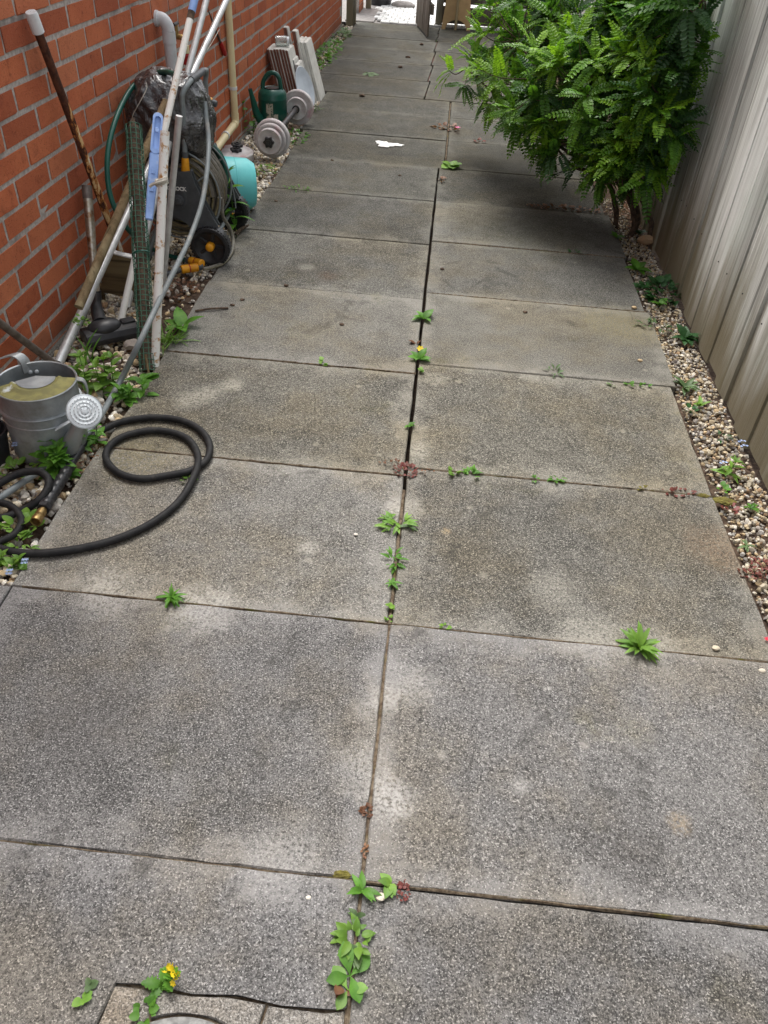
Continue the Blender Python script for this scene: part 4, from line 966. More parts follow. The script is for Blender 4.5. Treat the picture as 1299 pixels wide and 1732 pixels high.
CXP = -1.247; ct = onx(384, 0, CXP); ce = onx(398, 207, CXP); ct = Vector((ce.x, ce.y, ct.z+.9)); cb = onx(352, 256, CXP-.005); cb.z = ce.z-.045; cb.y = 4.22
cp = thing('cream_drain_pipe', 'cream plastic drain pipe turning along the foot of the wall', 'drain pipe', (ce.x, ce.y, ce.z-.04))
m = MB(); m.tube([ct, ext(ct, ce, .5), ce+Vector((0, 0, .03))], .0205, 18); m.build('riser', 'cream_pvc', cp)
m = MB(); m.tube([ce+Vector((0, 0, .05)), ce+Vector((0, 0, .012)), ce+Vector((0, -.003, .004)), ce+Vector((0, -.010, -.002)), ce+Vector((0, -.045, -.006))], .0232, 18); m.build('elbow', 'cream_pvc', cp)
m = MB(); m.tube([ce+Vector((0, -.02, -.004)), cb], .0205, 18); m.build('run', 'cream_pvc', cp)
q = onx(391, 152, CXP)
for (c, ax, mt) in ((Vector((ce.x, ce.y, q.z)), (0, 0, 1), 'white_pvc'), (ext(ce, cb, .33), (0, 1, 0), 'white_pvc')):
    m = MB(); m.lathe([(.0205, -.008), (.0238, -.008), (.0238, .008), (.0205, .008)], 20, c, ax); m.box(c+Vector((-.028, 0, 0)), (.03, .03, .014)); m.build('bracket', mt, cp, smooth=False)
tp = onx(299, 62, -1.25)
tap = thing('garden_tap', 'old dark garden tap on the brick wall behind the white pipe', 'tap', (tp.x, tp.y, tp.z-.08))
m = MB(); m.tube(spline([Vector((wallx(tp.y)-.01, tp.y, tp.z)), tp, tp+Vector((.03, 0, -.004)), tp+Vector((.036, 0, -.03))], 5), .012, 12); m.tube([tp, tp+Vector((0, 0, .045))], [.011, .008], 12); m.build('body', 'brass', tap)
m = MB(); m.tube([tp+Vector((0, -.03, .05)), tp+Vector((0, .03, .05))], .007, 8); m.build('handle', 'dark_steel', tap)
m = MB(); m.lathe([(.016, 0), (.016, .03), (.001, .03)], 14, tp+Vector((.036, 0, -.062))); m.build('cream_adaptor', 'cream_pvc', tap)
m = MB(); m.lathe([(.0145, 0), (.018, .005), (.018, .04), (.012, .045)], 14, tp+Vector((.036, 0, -.108))); m.build('red_coupling', 'red_plastic', tap)
h0, h1, h2 = onx(362, 44, -1.27), onx(373, 72, -1.262), onx(381, 93, -1.255)
tl = thing('red_handled_tool', 'red handled tool hanging beside the cream drain pipe', 'tool', h2)
m = MB(); m.tube([ext(h1, h0, 2.2), h0, ext(h1, h2, .2)], .0055, 8); m.build('shank', 'dark_steel', tl)
m = MB(); m.tube([h1, ext(h1, h2, .15), ext(h1, h2, .9), h2], [.009, .0125, .0125, .009], 10); m.build('handle', 'red_plastic', tl)
m = MB(); m.tube(spline([onx(371, 50, -1.2), onx(356, 76, -1.18), onx(342, 96, -1.14), onx(334, 104, -1.12)], 5), .0016, 5); solo(m, 'wire', 'cord', 'thin pale wire strung from the silver poles to the wall', 'wire')
# ------------------------------------------------------------------ bucket, weights, green can, tiles
ba = Vector((.94, .34, -.03)).normalized(); bo = Vector((-1.135, 3.83, .120))
bk = thing('turquoise_bucket', 'turquoise plastic bucket lying on its side by the path edge', 'bucket', (-1.0, 3.9, -.01))
m = MB(); m.lathe([(.132, -.005), (.138, -.005), (.138, .012), (.130, .014), (.124, .13), (.119, .205), (.097, .238), (.001, .242), (.001, .232), (.11, .20), (.127, .0), (.132, -.005)], 48, bo, ba); m.build('tub', 'turquoise_plastic', bk)
m = MB(); m.lathe([(.1215, .142), (.1245, .145), (.1215, .150)], 48, bo, ba); m.build('band', 'turquoise_plastic', bk)
def star(c, ax, r, h, name, parent):
    q_ = Vector((0, 0, 1)).rotation_difference(Vector(ax).normalized()).to_matrix(); m = MB(); poly = []
    for k in range(36):
        t = 2*math.pi*k/36; rr_ = r*(1+.16*math.cos(6*t)); poly.append((rr_*math.cos(t), rr_*math.sin(t)))
    m.prism(poly, lambda u, v, t: Vector(c)+q_@Vector((u, v, t)), 0, h); m.build(name, 'black_plastic', parent, smooth=False, bevel=.002)
    m = MB(); m.lathe([(r*.55, h), (r*.5, h*1.35), (r*.3, h*1.35), (r*.3, h*.9), (.001, h*.9)], 20, c, ax); m.build('knob_centre', 'black_plastic', parent)
def plate(c, ax, r, th, parent, name='plate'):
    m = MB(); m.lathe([(.001, 0), (r*.9, 0), (r, .004), (r*1.0, th-.005), (r*.95, th), (r*.86, th-.001), (r*.80, th-.004), (r*.42, th-.004), (r*.36, th), (.001, th)], 44, c, ax); return m.build(name, 'weight_plate', parent)
f0 = ony(457, 240, 4.72); f0.z = .103; r0 = ony(503, 180, 5.52); r0.z = .103
ax = (f0-r0).normalized()
db = thing('dumbbell', 'concrete filled dumbbell with scuffed white plates and star knob', 'dumbbell', (f0.x, f0.y, -.002))
m = MB(); m.tube([r0-ax*.05, f0+ax*.05], .017, 14); m.build('bar', 'dark_steel', db)
plate(f0-ax*.07, ax, .104, .036, db); plate(f0-ax*.033, ax, .088, .030, db); plate(f0-ax*.002, ax, .070, .030, db)
star(f0+ax*.028, ax, .028, .018, 'star_knob', db)
plate(r0-ax*.03, ax, .104, .036, db); plate(r0+ax*.008, ax, .068, .030, db); 
m = MB(); m.lathe([(.017, 0), (.024, .002), (.024, .016), (.017, .018)], 16, r0+ax*.04, ax); m.build('collar', 'black_plastic', db)
p0 = onz(397, 258, .03)
wpz = thing('weight_plate', 'pinkish white weight plate lying flat with two black star knobs', 'weight plate', (p0.x, p0.y, -.01))
plate(Vector((p0.x, p0.y, -.005)), (.03, -.06, 1), .108, .045, wpz)
star(Vector((p0.x+.01, p0.y-.005, .040)), (.03, -.06, 1), .030, .016, 'star_knob', wpz); star(Vector((p0.x+.008, p0.y+.03, .056)), (.1, -.1, 1), .030, .016, 'star_knob', wpz)
gc = Vector((-1.105, 5.36, -.015))
gcan = thing('green_watering_can', 'dark green plastic watering can with peeling label by dumbbell', 'watering can', gc)
m = MB(); m.lathe([(.001, 0), (.082, 0), (.088, .006), (.090, .05), (.089, .195), (.091, .20), (.089, .205), (.088, .225), (.078, .245), (.060, .256), (.050, .252), (.048, .235), (.001, .235)], 40, gc); m.build('body', 'green_plastic', gcan)
m = MB(); tip_ = ony(423, 151, 5.24); m.tube(spline([gc+Vector((-.045, -.055, .05)), gc+Vector((-.085, -.085, .12)), ext(gc+Vector((-.085, -.085, .12)), tip_, .6), tip_], 6), [.030-.017*min(1, i/15) for i in range(19)], 14); m.build('spout', 'green_plastic', gcan)
m = MB(); m.lathe([(.0105, 0), (.0105, .002), (.001, .0021)], 14, tip_, (tip_-gc-Vector((-.085, -.085, .12)))); m.build('spout_mouth', 'black_plastic', gcan)
m = MB(); m.tube(spline([gc+Vector((-.060, .0, .235)), gc+Vector((-.055, .0, .285)), gc+Vector((-.025, 0, .330)), gc+Vector((.015, 0, .340)), gc+Vector((.045, 0, .315)), gc+Vector((.055, 0, .26)), gc+Vector((.062, 0, .235))], 6), .0135, 12); m.build('handle', 'green_plastic', gcan)
m = MB(); m.lathe([(.042, .253), (.042, .258), (.001, .2581)], 28, gc); m.build('filler_opening', 'black_plastic', gcan)
m = MB(); vs_ = []; fs = []
for (a0, a1, z0, z1) in ((-105, -78, .06, .185), (-76, -58, .055, .125)):
    o = len(vs_)
    for i in range(7):
        for z in (z0, z1):
            t = math.radians(a0+(a1-a0)*i/6); vs_.append(gc+Vector((.0915*math.cos(t), .0915*math.sin(t), z+rnd.uniform(-.004, .004))))
    fs += [(o+2*i, o+2*i+2, o+2*i+3, o+2*i+1) for i in range(6)]
m.raw(vs_, fs); m.build('peeling_label', 'sticker', gcan, smooth=False)
# tiles
def tile(x, y, h, dp, th, lean, label, group=None, ylean=0, ribs=True, mat='terracotta'):
    t = thing('tile', label, 'tile', (x+lean, y+dp/2, -.02), group)
    def P_(u, v, z): return Vector((x+lean*(1-z/h)+u, y+v+ylean*(z/h), z))
    m = MB(); c = [P_(u, v, z) for u in (0, th*.75) for v in (0, dp) for z in (-.018, h)]
    m.raw(c, [(0, 1, 3, 2), (4, 6, 7, 5), (0, 4, 5, 1), (2, 3, 7, 6), (0, 2, 6, 4), (1, 5, 7, 3)])
    if ribs:
        for k in range(3):
            u = th*(.12+.25*k); c = [P_(u+a, v, z) for a in (0, th*.12) for v in (-.003, .004) for z in (-.018, h-.004)]
            m.raw(c, [(0, 1, 3, 2), (4, 6, 7, 5), (0, 4, 5, 1), (2, 3, 7, 6), (0, 2, 6, 4), (1, 5, 7, 3)])
    m.build('body', mat, t, smooth=False)
    m = MB(); c = [P_(u, v, z) for u in (th*.78, th) for v in (0.001, dp-.001) for z in (-.018, h+.001)]
    m.raw(c, [(0, 1, 3, 2), (4, 6, 7, 5), (0, 4, 5, 1), (2, 3, 7, 6), (0, 2, 6, 4), (1, 5, 7, 3)])
    c = [P_(u, v, z) for u in (0.001, th*.77) for v in (.001, dp-.001) for z in (h+.0005, h+.004)]
    m.raw(c, [(0, 1, 3, 2), (4, 6, 7, 5), (0, 4, 5, 1), (2, 3, 7, 6), (0, 2, 6, 4), (1, 5, 7, 3)])
    m.build('glaze', 'tile_white', t, smooth=False)
for k in range(7):
    tile(-1.246+k*.0205, 5.92+rnd.uniform(-.006, .006), .352+rnd.uniform(-.004, .004)-(.0 if k < 5 else -.004), .22, .0185, .09, ('terracotta edged tile touching the brick wall', 'terracotta edged tile, second from the brick wall', 'terracotta edged tile, third from the brick wall', 'terracotta edged tile in the middle of the ribbed row', 'terracotta edged tile, third from the path side of the row', 'terracotta edged tile, second from the path side of the row', 'terracotta edged tile on the path side of the ribbed row')[k], 'terracotta edged tiles stacked against the wall')
tile(-1.19, 6.22, .44, .07, .030, .08, 'taller white tile rising highest behind the row of tiles')
tile(-1.125, 6.20, .425, .09, .030, .08, 'white tile with brown edge standing beside the highest tile')
for k in range(3):
    tile(-1.10+k*.022, 6.20+.03*k, .36-.005*k, .24, .0185, .10, ('white tile slab behind the oval plate, nearest the wall', 'white tile slab behind the oval plate, middle of three', 'outermost white tile slab leaning towards the path')[k], ribs=False, mat='tile_white')
tile(-1.098, 6.0, .285, .16, .02, .07, 'short tile with pale grey edge beside the ribbed tiles', mat='iron')
tile(-1.068, 5.98, .262, .17, .022, .07, 'short pinkish white tile leaning behind the oval plate', ribs=False, mat='weight_plate')
jc = Vector((-1.165, 6.03, .360)); jar = thing('glass_jar', 'small clear glass jar lying on top of the tiles', 'jar', jc)
m = MB(); m.lathe([(.001, -.045), (.028, -.045), (.032, -.04), (.032, .028), (.026, .036), (.027, .048), (.024, .048), (.023, .036), (.029, .026), (.029, -.038), (.001, -.041)], 24, jc+Vector((0, 0, .031)), (1, .2, 0)); m.build('glass', 'jar_glass', jar)
m = MB(); m.lathe([(.0275, .034), (.0275, .05), (.001, .051)], 20, jc+Vector((0, 0, .031)), (1, .2, 0)); m.build('lid', 'galvanised_pale', jar)
oc = ony(514, 150, 5.86); n_ = Vector((.72, -.62, .42)).normalized()
q_ = Vector((0, 0, 1)).rotation_difference(n_).to_matrix(); u1 = Vector((0, 0, 1))-n_*n_.z; u1.normalize(); u2 = n_.cross(u1)
op = thing('oval_plate', 'pale blue oval plate leaning on the white tiles', 'plate', oc-u1*.13)
m = MB(); rings = [(0, .0), (.6, .0), (.72, .004), (.95, .012), (1, .014), (.98, .017), (.7, .008), (.58, .004), (0, .004)]; n = 36; vs_ = []
for r, z in rings:
    for k in range(n):
        t = 2*math.pi*k/n; vs_.append(oc+u1*(.135*max(r, .001)*math.cos(t))+u2*(.072*max(r, .001)*math.sin(t))+n_*z)
m.raw(vs_, [(i*n+k, i*n+(k+1) % n, (i+1)*n+(k+1) % n, (i+1)*n+k) for i in range(len(rings)-1) for k in range(n)]); m.build('dish', 'pale_plate', op)
# small litter on the path
m = MB(); pts = []
c = onz(655, 245)
for k in range(26):
    t = 2*math.pi*k/26; r = 1+.28*math.sin(3*t+1)+.22*rnd.uniform(-1, 1); pts.append((c.x+.075*r*math.cos(t), c.y+.055*r*math.sin(t)))
m.prism(pts, lambda u, v, t: Vector((u, v, t)), .0005, .0045); solo(m, 'paint_splash', 'paint_white', 'white paint splash on the slab left of the centre joint', 'paint splash', smooth=False)
a, b = onz(330, 526, .006), onz(386, 521, .006); m = MB(); m.tube([a, ext(a, b, .5)+Vector((0, 0, .004)), b], .0045, 8); solo(m, 'rusty_rod', 'bark', 'thin rusty rod lying across the slab edge', 'rod')
a, b = onz(398, 396, .012), onz(420, 381, .014); m = MB(); m.tube([a, ext(a, b, .5)+Vector((0, 0, .006)), b], [.006, .008, .005], 8); solo(m, 'dark_stick', 'bark', 'short dark stick on the slab corner by the bucket', 'stick')
LIT = [(578, 550, 'dark pellet alone on the slab below the dark stain'), (393, 517, 'dark pellet beyond the end of the rusty rod'), (410, 508, 'dark pellet to the right of the rusty rod'), (888, 529, 'dark pellet on the right hand slabs'), (467, 341, 'dark pellet near the turquoise bucket'), (562, 272, 'dark crumb left of the white paint splash'), (690, 98, 'dark crumb on the far slabs near the gate'), (677, 115, 'small dark crumb on the far slabs below another crumb'), (612, 163, 'dark crumb beyond the paint splash near the path edge'), (484, 484, 'reddish crumb by the dark stain'), (713, 76, 'dark leaf scrap close to the open gate'), (748, 456, 'dark scrap right of the centre joint'), (676, 298, 'dark scrap below the white paint splash')]
for px, py, lab in LIT:
    p = onz(px, py); v, f = ICO[2]; s = .0085 if py > 200 else .018; w = v*np.array([1.2, .9, .55])*s+nrg.normal(size=v.shape)*s*.13+np.array([p.x, p.y, s*.4]); m = MB(); m.raw(w.tolist(), f.tolist()); solo(m, 'crumb', 'bark', lab, 'debris', 'dark crumbs on the path')
#__PART5__
# ------------------------------------------------------------------ leaves
def leafmesh(name, mat, wmax=.28, curl=.25, fold=.25, pw=1.0, lobes=0, seg=8, shape='ovate'):
    """unit-length leaf along +y, face up"""
    vs_ = []; fs = []
    for i in range(seg+1):
        t = i/seg
        w = wmax*(math.sin(math.pi*min(1, t**.8*.97+.03)))**pw if shape == 'ovate' else wmax*math.sin(math.pi*t**1.5*.98+.02)**pw
        if i == seg: w = .004
        if i == 0: w = .012
        if lobes and 0 < i < seg: w *= (1+.35*(1 if i % 2 else -1)*lobes)
        z = -curl*t*t+.10*t; y = t*(1-.12*curl*t)
        for k, s in enumerate((-1, -.5, 0, .5, 1)): vs_.append((s*w, y-.04*abs(s)*w, z+abs(s)*w*fold+.006*math.sin(i*1.7+k*2)))
    for i in range(seg):
        for k in range(4): fs.append((i*5+k, i*5+k+1, i*5+k+6, i*5+k+5))
    m = MB(); m.raw(vs_, fs); return m.mesh(name, mat, True, fix=False)
LM = {}
def getleaf(mat, shape):
    key = (mat, shape)
    if key not in LM:
        kw = {'ovate': dict(wmax=.27, curl=.35, pw=.9), 'lance': dict(wmax=.16, curl=.45, pw=.9), 'spoon': dict(wmax=.27, curl=.25, pw=1, shape='spoon', fold=.12), 'round': dict(wmax=.42, curl=.2, pw=.6, fold=.15), 'lobed': dict(wmax=.34, curl=.25, pw=.8, lobes=.7, seg=10), 'blade': dict(wmax=.035, curl=.6, pw=.5, seg=7)}[shape]
        LM[key] = leafmesh('leaf', mat, **kw)
    return LM[key]
def leafM(pos, az, pitch, length, roll=0, wid=1):
    return Matrix.Translation(pos) @ Matrix.Rotation(az, 4, 'Z') @ Matrix.Rotation(pitch, 4, 'X') @ Matrix.Rotation(roll, 4, 'Y') @ Matrix.Diagonal((length*wid, length, length, 1))
def plant(name, label, cat, base, leaves, stems=(), group=None, smat='leaf_green', flowers=()):
    """leaves: list of (mesh, Matrix)"""
    t = thing(name, label, cat, base, group)
    if stems:
        for P, r in stems:
            m = MB(); m.tube(P, [r*(1-.5*i/max(1, len(P)-1)) for i in range(len(P))], 5); m.build('stem', smat, t)
    for me, M in leaves: inst('leaf', me, t, M)
    for me, M in flowers: inst('flower', me, t, M)
    return t
def rosette(label, px, py, n, L, mat='leaf_green', shape='ovate', pitch=(.15, .9), z=0, cat='weed', name='weed', layers=1, wid=1, group=None, az0=None, flowers=()):
    r = random.Random(px*31+py); p = onz(px, py, z); lv = []
    for k in range(n):
        az = (az0 if az0 is not None else r.uniform(0, 6))+2*math.pi*k/n*1.0+r.uniform(-.35, .35); pt = r.uniform(*pitch)
        lv.append((getleaf(mat, shape), leafM(p+Vector((0, 0, .002+.004*k/n)), az, pt, L*r.uniform(.65, 1.1), r.uniform(-.25, .25), wid)))
    return plant(name, label, cat, p, lv, flowers=flowers, group=group)
def leafy(label, px, py, stems, h, L, mat='leaf_green', shape='lance', spread=.04, pairs=5, z=-.015, name='weed', cat='weed', lean=(0, 0), flowers=None, wid=1):
    """upright leafy stems"""
    r = random.Random(px*17+py*3); p = onz(px, py, 0); p.z = z; lv = []; st = []; fl = []
    for s in range(stems):
        b = p+Vector((r.uniform(-spread, spread), r.uniform(-spread, spread), 0)); hh = h*r.uniform(.7, 1.1); tp_ = b+Vector((lean[0]*hh+r.uniform(-.2, .2)*hh, lean[1]*hh+r.uniform(-.2, .2)*hh, hh))
        st.append(([ext(b, tp_, q/4) for q in range(5)], .0022)); a0 = r.uniform(0, 6)
        for k in range(pairs):
            f = .18+.82*k/(pairs-1); c = ext(b, tp_, f)
            for sgn in (0, 1):
                az = a0+k*1.57+sgn*math.pi+r.uniform(-.3, .3); lv.append((getleaf(mat, shape), leafM(c, az, r.uniform(.05, .55)+.5*(f > .9), L*(1.05-.45*f)*r.uniform(.8, 1.15), r.uniform(-.3, .3), wid)))
        for k in range(3): lv.append((getleaf(mat, shape), leafM(tp_, a0+k*2.1, .8, L*.45, 0, wid)))
        if flowers:
            for k in range(flowers[1]): fl.append((flowers[0], leafM(tp_+Vector((r.uniform(-.012, .012), r.uniform(-.012, .012), r.uniform(.0, .012))), r.uniform(0, 6), 1.0, .006)))
    return plant(name, label, cat, p, lv, st, flowers=fl)
def clump(label, px, py, n, R, mat='leaf_green', s=.010, h=.012, z=0, name='weed', cat='weed', shape='round', ax=(1, 1)):
    """many small leaves joined in one mesh"""
    r = random.Random(px*13+py); p = onz(px, py, z); src = getleaf(mat, shape); V0 = [v.co.copy() for v in src.vertices]; F0 = [tuple(f.vertices) for f in src.polygons]; m = MB()
    for k in range(n):
        a = r.uniform(0, 6.28); d = R*math.sqrt(r.random()); c = p+Vector((d*math.cos(a)*ax[0], d*math.sin(a)*ax[1], h*(1-(d/R)**2)*r.random()+.001)); M = leafM(c, a-1.57+r.uniform(-.8, .8), r.uniform(.1, .8), s*r.uniform(.6, 1.3), r.uniform(-.4, .4)); m.raw([M@v for v in V0], F0)
    return solo(m, name, mat, label, cat, fix=False)
def grass(label, px, py, n, L, mat='leaf_green', R=.02, z=-.01, pitch=(.5, 1.3)):
    r = random.Random(px+py*7); p = onz(px, py, z); src = getleaf(mat, 'blade'); V0 = [v.co.copy() for v in src.vertices]; F0 = [tuple(f.vertices) for f in src.polygons]; m = MB()
    for k in range(n):
        a = r.uniform(0, 6.28); c = p+Vector((R*r.uniform(-1, 1), R*r.uniform(-1, 1), 0)); M = leafM(c, a, r.uniform(*pitch), L*r.uniform(.5, 1.15)); m.raw([M@v for v in V0], F0)
    return solo(m, 'grass_tuft', mat, label, 'grass', fix=False)
def petals(name, mat, n=5):
    m = MB(); 
    for k in range(n):
        a = 2*math.pi*k/n; c = Vector((math.cos(a)*.55, math.sin(a)*.55, 0)); d = Vector((-math.sin(a), math.cos(a), 0))*.33; o = Vector((math.cos(a), math.sin(a), 0))
        m.raw([Vector((0, 0, 0)), c*.6+d*.8, c*1.3+d*.9+Vector((0, 0, .15)), o*1.0+Vector((0, 0, .2)), c*1.3-d*.9+Vector((0, 0, .15)), c*.6-d*.8], [(0, 1, 2, 3, 4, 5)])
    return m.mesh(name, mat, False, fix=False)
FB, FY, FP, FR = petals('flower', 'petal_blue'), petals('flower', 'petal_yellow', 6), petals('flower', 'petal_pink'), petals('flower', 'petal_red')
# centre joint
rosette('light green seedling with four round leaves, right of the nearest joint crossing', 661, 1497, 5, .027, 'leaf_light', 'ovate', (.3, .6), wid=1.15)
rosette('narrow leaved rosette weed at the nearest joint crossing', 612, 1508, 9, .034, 'leaf_green', 'lance', (.15, .9), wid=1.15)
rosette('tiny weed in the joint above the leafy patch', 603, 1552, 5, .022, 'leaf_greyish', 'ovate', (.3, .9))
clump('bright fine leaved weed in the joint above the broad leaves', 600, 1592, 26, .022, 'leaf_light', .022, .02, shape='ovate')
rosette('grey green weed with pointed leaves among the broad leaves', 606, 1618, 7, .030, 'leaf_greyish', 'ovate', (.3, .9))
rosette('broad leaved weed with the largest leaf in the centre joint', 592, 1652, 4, .062, 'leaf_green', 'spoon', (.12, .4), wid=.95, az0=-1.0)
rosette('yellowish broad leaved weed nearest the bottom edge', 588, 1676, 3, .044, 'leaf_light', 'spoon', (.1, .4), wid=1.0, az0=2.9)
clump('small brown withered leaves beside the broad leaved weed', 578, 1668, 4, .010, 'leaf_rust', .018, .008, shape='round')
clump('leafy rosette weed with spreading shoots in the centre joint', 672, 888, 24, .032, 'leaf_light', .028, .02, shape='lance', ax=(1.3, .8))
rosette('pale weed shoots lying left of the joint by the red weed', 655, 880, 7, .035, 'leaf_light', 'lance', (.1, .5))
rosette('grey green side shoot right of the spreading weed', 690, 892, 5, .034, 'leaf_greyish', 'lance', (.05, .3))
clump('fine leaved green weed in the joint below the spreading weed', 668, 948, 22, .020, 'leaf_green', .024, .02, shape='lance', ax=(.9, 1.3))
rosette('small star shaped weed low in the centre joint', 663, 988, 7, .028, 'leaf_green', 'lance', (.1, .7))
rosette('tiny round leaved seedling above the second joint crossing', 661, 1028, 5, .018, 'leaf_light', 'round', (.2, .6))
clump('speck of yellow green moss at the second joint crossing', 658, 1048, 8, .008, 'leaf_light', .008, .006)
rosette('compact bright weed in the middle of the centre joint', 693, 722, 9, .024, 'leaf_green', 'ovate', (.2, .8))
clump('red stonecrop spreading over the joint crossing', 686, 797, 70, .032, 'leaf_red', .009, .016, ax=(1.2, 1))
clump('rust brown tips of the red stonecrop to the left', 668, 786, 14, .03, 'leaf_rust', .008, .012, ax=(1.5, .6))
clump('rust brown tips of the red stonecrop to the right', 708, 797, 16, .03, 'leaf_rust', .008, .012, ax=(1.5, .7))
clump('small light weed on the right cross joint, nearest the red stonecrop', 766, 801, 8, .014, 'leaf_light', .018, .012)
clump('green weed on the right cross joint, second from the stonecrop', 799, 804, 16, .020, 'leaf_green', .020, .016, shape='ovate')
clump('tiny weed on the right cross joint, third from the stonecrop', 905, 811, 9, .012, 'leaf_green', .014, .010, shape='ovate')
clump('weed on the right cross joint, fourth from the stonecrop', 942, 812, 12, .016, 'leaf_green', .018, .012, shape='ovate')
clump('mossy speck on the right cross joint near the gravel', 1086, 827, 9, .010, 'moss', .010, .008)
clump('dark red stonecrop at the gravel end of the cross joint', 1150, 834, 30, .03, 'leaf_red', .010, .010, ax=(1.8, .6))
rosette('upright five leaved weed in the dark centre gap', 717, 541, 7, .062, 'leaf_green', 'ovate', (.2, .7))
rosette('leafy weed with yellowing top in the dark centre gap', 709, 609, 9, .048, 'leaf_green', 'ovate', (.2, .9), flowers=[(FY, leafM(onz(711, 590, .02), 0, .4, .014))])
clump('withered buff leaf above the yellowing weed', 704, 583, 4, .014, 'leaf_rust', .018, .008)
rosette('small seedling just below the yellowing weed', 712, 628, 5, .022, 'leaf_light', 'round', (.2, .6))
rosette('bright green weed tuft alone on the right cross joint', 1079, 1098, 34, .058, 'leaf_light', 'lance', (.15, 1.2), wid=.85)
rosette('feathery green weed on the left cross joint', 290, 1013, 26, .040, 'leaf_green', 'lance', (.1, 1.0), wid=.7)
grass('thin dark grass wisps beside the feathery weed', 312, 1020, 10, .03, 'leaf_greyish', .012)
clump('tiny weed just right of the second joint crossing', 752, 1062, 7, .008, 'leaf_light', .010, .006)
clump('small clover seedlings on the left cross joint, third row', 548, 614, 6, .014, 'leaf_light', .018, .010)
clump('small pale weed on the slab right of the centre gap', 936, 630, 18, .026, 'leaf_greyish', .022, .014, shape='lance', ax=(.8, 1.3))
clump('leftmost tiny weed of three on the right slab joint', 1036, 651, 6, .012, 'leaf_green', .014, .008)
clump('middle tiny weed of three on the right slab joint', 1066, 652, 6, .012, 'leaf_green', .014, .008)
clump('rightmost tiny weed of three on the right slab joint', 1090, 654, 8, .014, 'leaf_green', .014, .008)
clump('tiny weed under the inner turn of the black hose', 316, 814, 6, .014, 'leaf_light', .018, .010)
clump('small weed on the slab beyond the dark stain', 972, 428, 8, .02, 'leaf_dark', .018, .010)
rosette('round leaved weed in the centre joint beside the shrub shadow', 763, 282, 9, .075, 'leaf_light', 'round', (.1, .6))
clump('brown stonecrop with a pink flower in the far centre joint', 757, 217, 40, .08, 'leaf_rust', .025, .02, ax=(1.3, .8))
m = MB(); fp = onz(774, 216, .03); solo(MB().raw([FP.vertices[i].co*.022+fp for i in range(len(FP.vertices))], [tuple(f.vertices) for f in FP.polygons]), 'pink_flower', 'petal_pink', 'pink flower head above the brown stonecrop', 'flower', fix=False)
clump('red moss in the centre joint below the round leaved weed', 749, 305, 26, .035, 'leaf_rust', .014, .010, ax=(.5, 1.6))
clump('green weed at the far path edge by the bucket', 503, 321, 30, .05, 'leaf_green', .022, .02, shape='lance', ax=(1.4, .8))
clump('brown debris drift along the slab joint under the shrub', 960, 354, 90, .14, 'leaf_rust', .018, .008, ax=(1.6, .25))
clump('dark red leaf litter on the slab beneath the shrub', 812, 240, 12, .035, 'leaf_red', .02, .01)
rosette('cut green sprig lying on the far slabs', 625, 126, 10, .13, 'leaf_greyish', 'lance', (.02, .15), az0=1.2, name='leaf_sprig', cat='sprig')
grass('long grass blade tuft in the far centre joint', 748, 70, 8, .14, 'leaf_light', .03, pitch=(.05, .3))
clump('brown withered moss on the nearest centre joint', 620, 1372, 40, .012, 'leaf_rust', .006, .005)
clump('brown moss speck in the joint above the nearest crossing', 617, 1440, 20, .007, 'leaf_rust', .005, .004, ax=(.6, 1.6))
clump('dark red moss beside the four leaved seedling', 681, 1508, 50, .013, 'leaf_red', .005, .004, ax=(.8, 1.3))
# bottom left drain weeds
leafy('yellow flowering groundsel by the cracked drain concrete', 258, 1672, 2, .032, .027, 'leaf_green', 'lobed', .008, 3, z=-.004, lean=(.9, .2), flowers=(FY, 7))
clump('small round leaved weed in the crack above the drain', 247, 1712, 12, .013, 'leaf_green', .014, .012)
rosette('pale three leaved seedling beside the drain concrete', 152, 1668, 4, .017, 'leaf_greyish', 'round', (.2, .5))
rosette('pale seedling at the corner left of the drain', 140, 1692, 4, .017, 'leaf_light', 'round', (.2, .5))
# right gravel strip
rosette('bright rosette weed in the gravel near the shrub', 1076, 458, 9, .075, 'leaf_green', 'ovate', (.2, .8), z=-.01)
clump('dark feathery cranesbill patch against the fence foot', 1118, 497, 90, .095, 'leaf_dark', .042, .05, shape='lobed', z=-.01, ax=(1, 1))
rosette('light green weed below the cranesbill patch', 1115, 518, 5, .05, 'leaf_green', 'ovate', (.3, .8), z=-.01)
clump('grey green weed spilling onto the slab from the gravel', 1102, 553, 24, .05, 'leaf_greyish', .030, .02, shape='lance', ax=(1.3, .8))
rosette('leafy weed with brown lower leaves by the fence foot', 1158, 574, 14, .068, 'leaf_dark', 'ovate', (.2, .9), z=-.01)
rosette('spiky grey green rosette in the gravel, midway along the fence', 1157, 658, 16, .062, 'leaf_greyish', 'lance', (.2, .9), z=-.01)
rosette('small upright light weed in the gravel below the spiky rosette', 1184, 688, 6, .045, 'leaf_light', 'lance', (.6, 1.2), z=-.01)
clump('dark little weed in the gravel left of the upright weed', 1166, 694, 10, .018, 'leaf_dark', .018, .012)
clump('dark green sprout in the gravel by the leaning board edge', 1222, 742, 10, .018, 'leaf_dark', .020, .016, shape='lance')
leafy('light green forget me not with blue flower in the gravel', 1232, 800, 2, .05, .05, 'leaf_light', 'lance', .015, 3, lean=(.1, .2))
